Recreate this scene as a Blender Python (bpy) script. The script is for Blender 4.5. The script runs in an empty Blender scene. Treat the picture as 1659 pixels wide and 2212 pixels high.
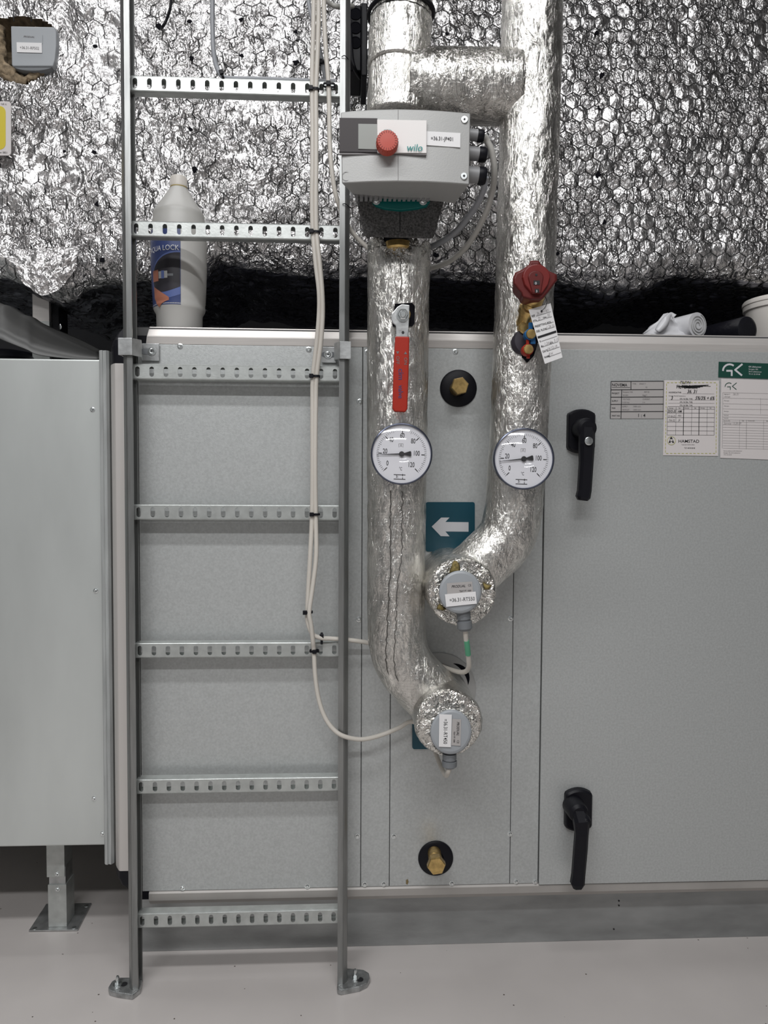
import bpy, bmesh, math, random
from mathutils import Vector, Matrix, noise
from math import sin, cos, pi, sqrt, radians, atan2
random.seed(7)
C = bpy.context.scene.collection
CAMZ = 0.932
F = 1534.0
def _basis(p, y, r):
    f = Vector((sin(y)*cos(p), cos(y)*cos(p), -sin(p)))
    rt = Vector((cos(y), -sin(y), 0)); up = rt.cross(f)
    return cos(r)*rt + sin(r)*up, -sin(r)*rt + cos(r)*up, f
RT, UP, FW = _basis(.041, .0461, .0054)
def W(u, v, Y):                       # point at depth Y that the photo shows at (u, v)
    d = FW + RT*((u-829.5)/F) + UP*((1106-v)/F)
    d = d*(Y/d.y)
    return Vector((d.x, Y, d.z+CAMZ))
def WF(u, v, Z=0.0):                  # point at height Z
    d = FW + RT*((u-829.5)/F) + UP*((1106-v)/F)
    d = d*((Z-CAMZ)/d.z)
    return Vector((d.x, d.y, Z))
def PX(Y): return Y/F

# ------------------------------------------------------------ camera
cam = bpy.data.cameras.new('camera'); co = bpy.data.objects.new('camera', cam); C.objects.link(co)
cam.sensor_fit = 'VERTICAL'; cam.sensor_height = 24; cam.sensor_width = 18
cam.lens = 24*F/2212; cam.clip_start = .02
m = Matrix((RT, UP, -FW)).transposed().to_4x4(); m.translation = Vector((0, 0, CAMZ))
co.matrix_world = m
bpy.context.scene.camera = co

# ------------------------------------------------------------ materials
def mat(name, col, rough=.5, metal=0., noise_s=0, noise_a=0., bump_s=0, bump_a=0., stretch=(1,1,1), spec=.5, coat=0., emis=None):
    m = bpy.data.materials.new(name); m.use_nodes = True
    nt = m.node_tree; b = nt.nodes['Principled BSDF']
    b.inputs['Base Color'].default_value = (*col, 1); b.inputs['Roughness'].default_value = rough
    b.inputs['Metallic'].default_value = metal; b.inputs['Specular IOR Level'].default_value = spec
    b.inputs['Coat Weight'].default_value = coat
    if emis: b.inputs['Emission Color'].default_value = (*emis[:3], 1); b.inputs['Emission Strength'].default_value = emis[3]
    if noise_s or bump_s:
        g = nt.nodes.new('ShaderNodeNewGeometry')
        mp = nt.nodes.new('ShaderNodeMapping'); mp.inputs['Scale'].default_value = stretch
        nt.links.new(g.outputs['Position'], mp.inputs['Vector'])
    if noise_s:
        n = nt.nodes.new('ShaderNodeTexNoise'); n.inputs['Scale'].default_value = noise_s; n.inputs['Detail'].default_value = 4
        nt.links.new(mp.outputs[0], n.inputs['Vector'])
        r = nt.nodes.new('ShaderNodeValToRGB'); r.color_ramp.elements[0].position = .3; r.color_ramp.elements[1].position = .7
        r.color_ramp.elements[0].color = (*[max(0, c*(1-noise_a)) for c in col], 1)
        r.color_ramp.elements[1].color = (*[min(1, c*(1+noise_a)) for c in col], 1)
        nt.links.new(n.outputs['Fac'], r.inputs[0]); nt.links.new(r.outputs[0], b.inputs['Base Color'])
    if bump_s:
        n2 = nt.nodes.new('ShaderNodeTexNoise'); n2.inputs['Scale'].default_value = bump_s; n2.inputs['Detail'].default_value = 3
        nt.links.new(mp.outputs[0], n2.inputs['Vector'])
        bp = nt.nodes.new('ShaderNodeBump'); bp.inputs['Strength'].default_value = bump_a; bp.inputs['Distance'].default_value = .002
        nt.links.new(n2.outputs['Fac'], bp.inputs['Height']); nt.links.new(bp.outputs[0], b.inputs['Normal'])
    return m

def foil(name, col=(.86,.85,.83), k1=.55, k2=.35, s1=55, s2=170, stretch=(1,1,1), rough=.2, dark=.35, warp=.02, grid=0, fine=.25, crease=(), patch=12, lo=.3):
    m = bpy.data.materials.new(name); m.use_nodes = True
    nt = m.node_tree; N = nt.nodes; L = nt.links; b = N['Principled BSDF']
    b.inputs['Metallic'].default_value = 1; b.inputs['Roughness'].default_value = rough
    g = N.new('ShaderNodeNewGeometry')
    mp = N.new('ShaderNodeMapping'); mp.inputs['Scale'].default_value = stretch
    L.new(g.outputs['Position'], mp.inputs['Vector'])
    wn = N.new('ShaderNodeTexNoise'); wn.inputs['Scale'].default_value = 30; wn.inputs['Detail'].default_value = 3
    L.new(mp.outputs[0], wn.inputs['Vector'])
    def vm(op, a, bb=None, sc=None):
        v = N.new('ShaderNodeVectorMath'); v.operation = op
        L.new(a, v.inputs[0])
        if bb is not None:
            if isinstance(bb, tuple): v.inputs[1].default_value = bb
            else: L.new(bb, v.inputs[1])
        if sc is not None: v.inputs['Scale'].default_value = sc
        return v.outputs[0]
    w = vm('SUBTRACT', wn.outputs['Color'], (.5,.5,.5)); w = vm('SCALE', w, None, warp*2)
    pos = vm('ADD', mp.outputs[0], w)
    nrm = g.outputs['Normal']
    for s, k in ((s1, k1), (s2, k2)):
        v = N.new('ShaderNodeTexVoronoi'); v.inputs['Scale'].default_value = s; L.new(pos, v.inputs['Vector'])
        d = vm('SUBTRACT', v.outputs['Color'], (.5,.5,.5)); d = vm('SCALE', d, None, k)
        nrm = vm('ADD', nrm, d)
    nrm = vm('NORMALIZE', nrm)
    n2 = N.new('ShaderNodeTexNoise'); n2.inputs['Scale'].default_value = 140; n2.inputs['Detail'].default_value = 5; n2.inputs['Roughness'].default_value = .7
    L.new(pos, n2.inputs['Vector'])
    bp = N.new('ShaderNodeBump'); bp.inputs['Strength'].default_value = fine; bp.inputs['Distance'].default_value = .004
    L.new(n2.outputs['Fac'], bp.inputs['Height']); L.new(nrm, bp.inputs['Normal'])
    out = bp.outputs[0]
    if crease:
        ms = N.new('ShaderNodeTexNoise'); ms.inputs['Scale'].default_value = patch; ms.inputs['Detail'].default_value = 2; L.new(pos, ms.inputs['Vector'])
        mr = N.new('ShaderNodeMapRange'); mr.inputs[1].default_value = .38; mr.inputs[2].default_value = .62; mr.inputs[3].default_value = lo; mr.inputs[4].default_value = 1.0
        L.new(ms.outputs['Fac'], mr.inputs[0])
    for sc_, dist, off in crease:
        nz = N.new('ShaderNodeTexNoise'); nz.inputs['Scale'].default_value = sc_; nz.inputs['Detail'].default_value = 2.5; nz.inputs['Distortion'].default_value = 1.2
        o_ = vm('ADD', pos, (off, off*2, off*3)); L.new(o_, nz.inputs['Vector'])
        m1 = N.new('ShaderNodeMath'); m1.operation = 'SUBTRACT'; m1.inputs[1].default_value = .5; L.new(nz.outputs['Fac'], m1.inputs[0])
        m2 = N.new('ShaderNodeMath'); m2.operation = 'ABSOLUTE'; L.new(m1.outputs[0], m2.inputs[0])
        m3 = N.new('ShaderNodeMath'); m3.operation = 'POWER'; m3.inputs[1].default_value = .7; L.new(m2.outputs[0], m3.inputs[0])
        b3 = N.new('ShaderNodeBump'); b3.inputs['Strength'].default_value = 1; b3.inputs['Distance'].default_value = dist; b3.invert = True; L.new(mr.outputs[0], b3.inputs['Strength'])
        L.new(m3.outputs[0], b3.inputs['Height']); L.new(out, b3.inputs['Normal']); out = b3.outputs[0]
    if grid:
        wv = N.new('ShaderNodeTexBrick'); wv.offset = 0; wv.inputs['Scale'].default_value = grid
        wv.inputs['Mortar Size'].default_value = .03; wv.inputs['Brick Width'].default_value = 1; wv.inputs['Row Height'].default_value = 1
        wv.inputs['Color1'].default_value = wv.inputs['Color2'].default_value = (0,0,0,1); wv.inputs['Mortar'].default_value = (1,1,1,1)
        sx = N.new('ShaderNodeSeparateXYZ'); L.new(g.outputs['Position'], sx.inputs[0])
        cx = N.new('ShaderNodeCombineXYZ'); L.new(sx.outputs[0], cx.inputs[0]); L.new(sx.outputs[2], cx.inputs[1])
        L.new(cx.outputs[0], wv.inputs['Vector'])
        b2 = N.new('ShaderNodeBump'); b2.inputs['Strength'].default_value = .35; b2.inputs['Distance'].default_value = .001
        L.new(wv.outputs['Color'], b2.inputs['Height']); L.new(out, b2.inputs['Normal']); out = b2.outputs[0]
    L.new(out, b.inputs['Normal'])
    # soft tint variation
    n3 = N.new('ShaderNodeTexNoise'); n3.inputs['Scale'].default_value = 25; n3.inputs['Detail'].default_value = 6
    L.new(pos, n3.inputs['Vector'])
    r = N.new('ShaderNodeValToRGB'); r.color_ramp.elements[0].position = .35; r.color_ramp.elements[1].position = .62
    r.color_ramp.elements[0].color = (*[c*(1-dark) for c in col], 1); r.color_ramp.elements[1].color = (*col, 1)
    L.new(n3.outputs['Fac'], r.inputs[0]); L.new(r.outputs[0], b.inputs['Base Color'])
    return m

M = dict(
 cabinet=mat('cabinet_sheet', (.49,.505,.50), .42, .35, 260, .09, 520, .12),
 cabbody=mat('cabinet_body', (.10,.10,.10), .7),
 roof=mat('cabinet_roof', (.08,.08,.09), .6),  # coloured dark so the gap below the duct looks shaded
 box=mat('duct_sheet', (.62,.645,.63), .40, .5, 2.2, .09, 60, .04, (3,3,1)),
 boxd=mat('dark_sheet', (.075,.075,.073), .42, .3, 6, .15),
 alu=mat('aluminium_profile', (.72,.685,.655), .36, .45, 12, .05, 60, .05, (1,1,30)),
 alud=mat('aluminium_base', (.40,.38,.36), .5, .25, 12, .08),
 alup=mat('aluminium_post', (.62,.59,.565), .4, .35),
 rail=mat('ladder_rail', (.27,.275,.27), .33, .75, 30, .12, 80, .05, (6,6,.5)),
 rung=mat('galvanised_rung', (.50,.52,.505), .4, .6, 60, .10, 300, .08),
 cast=mat('cast_foot', (.42,.43,.43), .38, .8, 70, .3, 200, .5),
 zinc=mat('zinc_screw', (.75,.78,.78), .2, .95),
 zincd=mat('grey_steel', (.50,.51,.51), .35, .8, 60, .2, 150, .1),
 base=mat('base_beam', (.36,.37,.37), .38, .6, 14, .22, 300, .12, (.5,1,1.5)),
 black=mat('black_plastic', (.006,.006,.009), .45, bump_s=300, bump_a=.05, spec=.22),
 blackm=mat('matte_black', (.006,.006,.009), .8, spec=.1),
 brass=mat('brass', (.55,.38,.15), .3, .9, 120, .25, 200, .1),
 cable=mat('beige_cable', (.60,.565,.51), .42),
 cabled=mat('grey_cable', (.30,.31,.33), .4),
 cabletr=mat('pale_grey_cable', (.47,.46,.43), .38),
 pump=mat('pump_housing', (.40,.40,.39), .45, .15, bump_s=500, bump_a=.08),
 pumpd=mat('pump_underside', (.27,.27,.275), .5, .1),
 lcd=mat('lcd_grey', (.21,.22,.20), .3),
 pdark=mat('display_surround', (.04,.033,.034), .4, spec=.25),
 white=mat('white_card', (.74,.71,.69), .35),
 paper=mat('white_label', (.80,.79,.79), .5),
 paper2=mat('form_paper', (.66,.62,.61), .55),
 plate=mat('silver_label', (.42,.40,.39), .45),
 teal=mat('teal_paint', (.0,.13,.12), .35),
 tealt=mat('teal_print', (.0,.22,.21), .5),
 sign=mat('petrol_sign', (.0,.055,.085), .4),
 signw=mat('sign_white', (.62,.62,.64), .5),
 green=mat('label_green', (.004,.055,.038), .5),
 red=mat('red_grip', (.36,.022,.010), .45, spec=.3),
 redk=mat('red_dial', (.46,.055,.03), .45),
 dred=mat('dark_red_plastic', (.115,.016,.015), .42, spec=.3),
 dred2=mat('dark_red_plastic_light', (.165,.020,.018), .38, spec=.3),
 blue=mat('blue_ring', (.01,.12,.32), .4),
 foam=mat('foam_shell', (.085,.083,.082), .8, noise_s=350, noise_a=.7, bump_s=350, bump_a=.6),
 sensor=mat('sensor_grey', (.34,.36,.38), .4),
 sensord=mat('gland_grey', (.17,.18,.19), .5),
 ink=mat('print_black', (.012,.012,.014), .6),
 inkg=mat('print_grey', (.16,.15,.15), .6),
 pencil=mat('pencil_grey', (.36,.34,.34), .6),
 inkb=mat('print_blue', (.05,.04,.13), .6),
 dial=mat('dial_white', (.76,.76,.80), .5),
 bezel=mat('dial_bezel', (.10,.11,.15), .2, .8),
 wool=mat('mineral_wool', (.26,.20,.13), .95, noise_s=90, noise_a=.5, bump_s=130, bump_a=1.),
 wool2=mat('yellow_wool', (.22,.17,.06), .95, noise_s=200, noise_a=.6, bump_s=230, bump_a=1.),
 yellow=mat('sign_yellow', (.62,.50,.02), .4),
 wire=mat('netting_wire', (.06,.06,.06), .5, .4),
 copper=mat('print_copper', (.42,.16,.10), .5),
 navy=mat('label_navy', (.04,.06,.17), .35),
 navyd=mat('label_dark', (.03,.028,.035), .35),
 navyl=mat('label_light_blue', (.10,.14,.33), .35),
 bag=mat('plastic_bag', (.66,.66,.68), .35),
 pbk=mat('black_bag', (.008,.008,.012), .3, bump_s=120, bump_a=.4),
 bucket=mat('bucket_white', (.78,.74,.69), .4),
 olive=mat('border_olive', (.42,.42,.10), .6),
 greenp=mat('green_tape', (.10,.38,.22), .5),
 strip=mat('rubber_strip', (.46,.475,.47), .45, .3, 30, .15, stretch=(4,4,.4)),
)
M['foilwall'] = foil('duct_foil', (.88,.865,.86), .36, .18, 34, 130, (1.2,1.2,.8), .27, .34, .05, fine=.22, crease=((12,.020,0),(34,.0040,3)), patch=9, lo=.3)
M['foilshade'] = foil('duct_foil_under_shade', (.34,.34,.38), .5, .5, 40, 110, (.5,1,2), .25, .4, .03)  # darker copy of the duct foil, shade under the duct put into its colour
M['foilpipe'] = foil('pipe_foil', (.90,.88,.835), .16, .22, 75, 260, (1.3,1.3,.5), .24, .30, .03, 210, .40, crease=((38,.0030,0),(100,.0013,3)), patch=16, lo=.12)
M['foilcap'] = foil('cap_foil', (.86,.84,.79), .3, .3, 95, 240, (1,1,1), .18, .3, .02, fine=.3, crease=((45,.008,0),(120,.002,3)), patch=25, lo=.4)
M['tape'] = foil('foil_tape', (.88,.86,.81), .10, .14, 60, 200, (1.5,1.5,.4), .2, .1, .01, fine=.12)

def bottle_mat():
    m = bpy.data.materials.new('translucent_plastic'); m.use_nodes = True; nt = m.node_tree; b = nt.nodes['Principled BSDF']
    b.inputs['Base Color'].default_value = (.74,.73,.70,1); b.inputs['Roughness'].default_value = .35
    t = nt.nodes.new('ShaderNodeBsdfTranslucent'); t.inputs[0].default_value = (.7,.69,.65,1)
    mx = nt.nodes.new('ShaderNodeMixShader'); mx.inputs[0].default_value = .35
    nt.links.new(b.outputs[0], mx.inputs[1]); nt.links.new(t.outputs[0], mx.inputs[2])
    nt.links.new(mx.outputs[0], nt.nodes['Material Output'].inputs[0]); return m
M['bottle'] = bottle_mat()
def glass_mat():
    m = bpy.data.materials.new('dial_glass'); m.use_nodes = True; nt = m.node_tree
    nt.nodes.remove(nt.nodes['Principled BSDF'])
    t = nt.nodes.new('ShaderNodeBsdfTransparent'); g = nt.nodes.new('ShaderNodeBsdfGlossy'); g.inputs['Roughness'].default_value = .06
    mx = nt.nodes.new('ShaderNodeMixShader'); mx.inputs[0].default_value = .045
    nt.links.new(t.outputs[0], mx.inputs[1]); nt.links.new(g.outputs[0], mx.inputs[2])
    nt.links.new(mx.outputs[0], nt.nodes['Material Output'].inputs[0]); return m
M['glass'] = glass_mat()
def floor_mat():
    m = mat('floor_paint', (.55,.515,.495), .30, 0, 5, .05, 60, .05); nt = m.node_tree; b = nt.nodes['Principled BSDF']
    g = nt.nodes.new('ShaderNodeNewGeometry'); v = nt.nodes.new('ShaderNodeTexVoronoi'); v.inputs['Scale'].default_value = 26
    nt.links.new(g.outputs['Position'], v.inputs['Vector'])
    th = nt.nodes.new('ShaderNodeMath'); th.operation = 'LESS_THAN'; th.inputs[1].default_value = .04
    nt.links.new(v.outputs['Distance'], th.inputs[0])
    mx = nt.nodes.new('ShaderNodeMix'); mx.data_type = 'RGBA'
    src = b.inputs['Base Color'].links[0].from_socket
    nt.links.new(th.outputs[0], mx.inputs[0]); nt.links.new(src, mx.inputs[6]); mx.inputs[7].default_value = (.10,.08,.07,1)
    nt.links.new(mx.outputs[2], b.inputs['Base Color']); return m
M['floor'] = floor_mat()

# ------------------------------------------------------------ object helpers
WL = {}
def thing(name, label, cat, loc, group=None):
    o = bpy.data.objects.new(name, None); C.objects.link(o); o.location = loc; o.empty_display_size = .02
    o['label'] = label; o['category'] = cat
    if group: o['group'] = group
    WL[o] = Vector(loc); return o
def tag(o, label, cat, group=None, kind=None):
    o['label'] = label; o['category'] = cat
    if group: o['group'] = group
    if kind: o['kind'] = kind
    return o
def mk(name, V, Fc, m, parent=None, merge=False, smooth=False, bevel=0, solid=0, mats=None, mi=None, auto=None):
    V = [Vector(v) for v in V]
    lo = Vector((min(v.x for v in V), min(v.y for v in V), min(v.z for v in V)))
    hi = Vector((max(v.x for v in V), max(v.y for v in V), max(v.z for v in V)))
    c = Vector(((lo.x+hi.x)/2, (lo.y+hi.y)/2, lo.z))
    me = bpy.data.meshes.new(name); me.from_pydata([v-c for v in V], [], Fc); me.update()
    for x in (mats or [m]): me.materials.append(M[x] if isinstance(x, str) else x)
    if mi:
        for p, i in zip(me.polygons, mi): p.material_index = i
    bm = bmesh.new(); bm.from_mesh(me)
    if merge: bmesh.ops.remove_doubles(bm, verts=bm.verts, dist=1e-5)
    bmesh.ops.recalc_face_normals(bm, faces=bm.faces); bm.to_mesh(me); bm.free()
    if smooth:
        me.polygons.foreach_set('use_smooth', [True]*len(me.polygons))
        if auto is not None: me.set_sharp_from_angle(angle=radians(auto))
    o = bpy.data.objects.new(name, me); C.objects.link(o)
    if parent is not None: o.parent = parent; o.location = c - WL[parent]
    else: o.location = c
    WL[o] = c
    if solid:
        s = o.modifiers.new('s', 'SOLIDIFY'); s.thickness = solid; s.offset = 0
    if bevel:
        b = o.modifiers.new('b', 'BEVEL'); b.width = bevel; b.segments = 2; b.limit_method = 'ANGLE'; b.angle_limit = radians(40)
    return o
class MB:
    def __init__(s): s.V = []; s.F = []; s.mi = []; s.cur = 0
    def add(s, V, Fc):
        n = len(s.V); s.V += [Vector(v) for v in V]
        for f in Fc: s.F.append([i+n for i in f]); s.mi.append(s.cur)
        return s
    def box(s, x0, x1, y0, y1, z0, z1):
        return s.add([(x0,y0,z0),(x1,y0,z0),(x1,y1,z0),(x0,y1,z0),(x0,y0,z1),(x1,y0,z1),(x1,y1,z1),(x0,y1,z1)],
              [(0,3,2,1),(4,5,6,7),(0,1,5,4),(1,2,6,5),(2,3,7,6),(3,0,4,7)])
    def hexa(s, P8): return s.add(P8, [(0,3,2,1),(4,5,6,7),(0,1,5,4),(1,2,6,5),(2,3,7,6),(3,0,4,7)])
    def prism(s, pts, d):             # polygon of points, extruded by vector d
        n = len(pts); P = [Vector(p) for p in pts]; d = Vector(d)
        return s.add(P+[p+d for p in P], [tuple(range(n)), tuple(range(2*n-1, n-1, -1))]+[(i, (i+1) % n, n+(i+1) % n, n+i) for i in range(n)])
    def loft(s, A, B, capa=True, capb=True):
        n = len(A); Fc = [(i, (i+1) % n, n+(i+1) % n, n+i) for i in range(n)]
        if capa: Fc.append(tuple(range(n)))
        if capb: Fc.append(tuple(range(2*n-1, n-1, -1)))
        return s.add(list(A)+list(B), Fc)
    def lathe(s, prof, o, axis=(0,-1,0), n=32, ref=None):     # prof: (radius, height along axis)
        a = Vector(axis).normalized(); o = Vector(o)
        r = Vector(ref) if ref else (Vector((1,0,0)) if abs(a.x) < .9 else Vector((0,0,1)))
        u = (r - a*r.dot(a)).normalized(); w = a.cross(u)
        V = []; Fc = []
        for (rad, h) in prof:
            for k in range(n):
                t = 2*pi*k/n; V.append(o + a*h + (u*cos(t)+w*sin(t))*max(rad, 1e-5))
        for i in range(len(prof)-1):
            for k in range(n):
                Fc.append((i*n+k, i*n+(k+1) % n, (i+1)*n+(k+1) % n, (i+1)*n+k))
        Fc.append(tuple(range(n-1, -1, -1))); Fc.append(tuple((len(prof)-1)*n+k for k in range(n)))
        return s.add(V, Fc)
    def tube(s, pts, r, n=10, sm=6, rf=None):
        P = smooth_path(pts, sm) if sm else [Vector(p) for p in pts]
        T = [(P[min(i+1, len(P)-1)]-P[max(i-1, 0)]).normalized() for i in range(len(P))]
        u = T[0].orthogonal().normalized(); V = []; Fc = []
        for i, p in enumerate(P):
            u = (u - T[i]*u.dot(T[i])).normalized(); w = T[i].cross(u)
            for k in range(n):
                a = 2*pi*k/n; d = u*cos(a)+w*sin(a); rr = r if rf is None else rf(p, d, i/(len(P)-1))
                V.append(p+d*rr)
        for i in range(len(P)-1):
            for k in range(n): Fc.append((i*n+k, i*n+(k+1) % n, (i+1)*n+(k+1) % n, (i+1)*n+k))
        Fc.append(tuple(range(n-1, -1, -1))); Fc.append(tuple((len(P)-1)*n+k for k in range(n)))
        return s.add(V, Fc)
    def rib(s, pts, w, nrm=(0,-1,0)): # flat ribbon stroke
        nrm = Vector(nrm); P = [Vector(p) for p in pts]
        for i, (a, b) in enumerate(zip(P, P[1:])):
            a = a+nrm*(i % 2)*4e-5; b = b+nrm*(i % 2)*4e-5; t = (b-a)
            if t.length < 1e-6: continue
            t.normalize(); q = t.cross(nrm).normalized()*w/2
            s.add([a-q-t*w*.3, a+q-t*w*.3, b+q+t*w*.3, b-q+t*w*.3], [(0,1,2,3)])
        return s
    def quad(s, a, b, c, d): return s.add([a,b,c,d], [(0,1,2,3)])
    def put(s, name, m, parent=None, **k):
        if k.get('mats'): k['mi'] = s.mi
        return mk(name, s.V, s.F, m, parent, **k)
def smooth_path(pts, k):
    P = [Vector(p) for p in pts]
    if len(P) < 3: return [P[0].lerp(P[-1], i/k) for i in range(k+1)]
    out = []
    Q = [P[0]*2-P[1]]+P+[P[-1]*2-P[-2]]
    for i in range(1, len(Q)-2):
        a, b, c, d = Q[i-1:i+3]
        for j in range(k):
            t = j/k
            out.append(.5*((2*b)+(c-a)*t+(2*a-5*b+4*c-d)*t*t+(3*b-a-3*c+d)*t**3))
    out.append(P[-1]); return out
def circle(c, r, n=32, y=None, ang=0, sx=1, sz=1):
    return [Vector((c[0]+r*sx*cos(2*pi*k/n+ang), c[1], c[2]+r*sz*sin(2*pi*k/n+ang))) for k in range(n)]

_tc = {}
def glyphs(s, size, bold=0, shear=0, align='LEFT'):
    bold = min(bold, .011)
    key = (s, bold, shear, align)
    if key not in _tc:
        cu = bpy.data.curves.new('t', 'FONT'); cu.body = s; cu.size = 1; cu.resolution_u = 3; cu.offset = bold; cu.shear = shear; cu.align_x = align
        o = bpy.data.objects.new('t', cu); C.objects.link(o)
        me = bpy.data.meshes.new_from_object(o)
        _tc[key] = ([tuple(v.co) for v in me.vertices], [tuple(p.vertices) for p in me.polygons])
        bpy.data.objects.remove(o); bpy.data.curves.remove(cu); bpy.data.meshes.remove(me)
    V, Fc = _tc[key]
    return [(x*size, y*size) for x, y, z in V], Fc
# text items: (string, origin Vector, size, rotation clockwise degrees, bold, shear, width scale)
def add_text(mb, s, o, size, rot=0, bold=0, shear=0, sx=1, align='LEFT', ux=(1,0,0), uz=(0,0,1)):
    V, Fc = glyphs(s, size, bold, shear, align); a = radians(-rot); ux = Vector(ux); uz = Vector(uz); o = Vector(o)
    mb.add([o + ux*(x*sx*cos(a)-y*sin(a)) + uz*(x*sx*sin(a)+y*cos(a)) for x, y in V], Fc)
def T(mb, s, u, v, Y, hpx, **k):      # text whose baseline starts at the photo's (u,v); hpx = capital height in photo pixels
    add_text(mb, s, W(u, v, Y), hpx*PX(Y)/.70, **k)

# ------------------------------------------------------------ the room
FX0, FX1, FY0, FY1, FH = -1.9, 2.1, -2.2, 2.6, 2.75
def struct(name, mb, m):
    o = mb.put(name, m); o['kind'] = 'structure'; return o
struct('floor', MB().box(FX0, FX1, FY0, FY1, -.1, 0), 'floor')
wallm = mat('wall_paint', (.17,.17,.17), .8); wallf = mat('rear_wall_paint', (.30,.30,.30), .8)
struct('wall_back', MB().box(FX0-.1, FX1+.1, FY1, FY1+.1, -.1, FH), mat('wall_paint_back', (.05,.05,.055), .8))
struct('wall_front', MB().box(FX0-.1, FX1+.1, FY0-.1, FY0, -.1, FH), wallf)
struct('wall_left', MB().box(FX0-.1, FX0, FY0, FY1, -.1, FH), wallm)
struct('wall_right', MB().box(FX1, FX1+.1, FY0, FY1, -.1, FH), wallm)
struct('ceiling', MB().box(FX0-.1, FX1+.1, FY0-.1, FY1+.1, FH, FH+.1), mat('ceiling_paint', (.25,.25,.25), .8))
def lamp(x, y, z, sx, sy, e, col=(.985,.99,1)):
    l = bpy.data.lights.new('ceiling_light', 'AREA'); l.shape = 'RECTANGLE'; l.size = sx; l.size_y = sy; l.energy = e; l.color = col
    o = bpy.data.objects.new('ceiling_light', l); C.objects.link(o); o.location = (x, y, z); return o
lamp(-.3, .02, 2.60, 2.1, .14, 31)
lamp(-.35, -1.0, 2.60, 2.1, .14, 54)
lamp(-.6, 1.35, 2.70, 1.0, .10, 5)
w = bpy.data.worlds.new('world'); bpy.context.scene.world = w; w.use_nodes = True
w.node_tree.nodes['Background'].inputs[0].default_value = (.6,.62,.65,1); w.node_tree.nodes['Background'].inputs[1].default_value = .3

# ------------------------------------------------------------ foil-clad duct
YD = 1.50
def lerp_tab(tab, x):
    if x <= tab[0][0]: return tab[0][1]
    for (a, b), (c, d) in zip(tab, tab[1:]):
        if x <= c: return b+(d-b)*(x-a)/(c-a)
    return tab[-1][1]
btab = [(-400,590),(0,592),(60,615),(120,648),(150,640),(185,612),(280,600),(440,585),(470,560),(560,575),(700,590),(950,590),(1090,600),(1230,605),(1330,628),(1400,615),(1470,585),(1560,590),(1659,600),(2000,600)]
btabx = [(W(u, v, YD).x, W(u, v, YD).z) for u, v in btab]
HX, HZ = .0305, .0268
def hexd(x, z):                       # 0 at a wire, 1 in the middle of a mesh cell
    best = 9; 
    j0 = round(z/HZ)
    ds = []
    for j in (j0-1, j0, j0+1):
        off = .5*HX if j % 2 else 0
        i0 = round((x-off)/HX)
        for i in (i0-1, i0, i0+1):
            dx = x-(i*HX+off); dz = z-j*HZ; ds.append(dx*dx+dz*dz)
    ds.sort(); a = sqrt(ds[0]); b = sqrt(ds[1])
    return min(1, (b-a)/.018)
def surf(x, t):                       # t: distance down the skin from the top edge
    zb = lerp_tab(btabx, x); ztop = CAMZ+1.12; R = .06
    Lf = ztop-(zb+R)
    if t <= Lf: p = Vector((x, YD, ztop-t)); n = Vector((0,-1,0)); k = 0
    elif t <= Lf+R*pi/2:
        a = (t-Lf)/R; p = Vector((x, YD+R-R*cos(a), zb+R-R*sin(a))); n = Vector((0,-cos(a),-sin(a))); k = a
    else:
        s = t-Lf-R*pi/2; p = Vector((x, YD+R+s, zb-.02*s)); n = Vector((0,0,-1)); k = 2
    return p, n, k
def disp(x, t):
    q = Vector((x, t, 0))
    w1 = noise.noise_vector(q*7)
    d = .010*noise.noise(Vector((x*3.5, t*4.5, 1)))
    left = max(0, min(1, (.15-x)/.4))
    p = Vector((x*1.0, t*.75, 4))+w1*.02
    d += (.0030+.0040*left)*(1-abs(noise.noise(p*15))*2.2)
    d += (.0022+.0012*left)*(1-abs(noise.noise(p*34+Vector((3,1,2))))*2)
    d += .0011*(1-abs(noise.noise(p*80+Vector((8,1,2))))*2)
    k = .004+.014*left; d += (.0024-.0015*left)*hexd(x+w1.x*k, t+w1.y*k)
    return d
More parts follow.
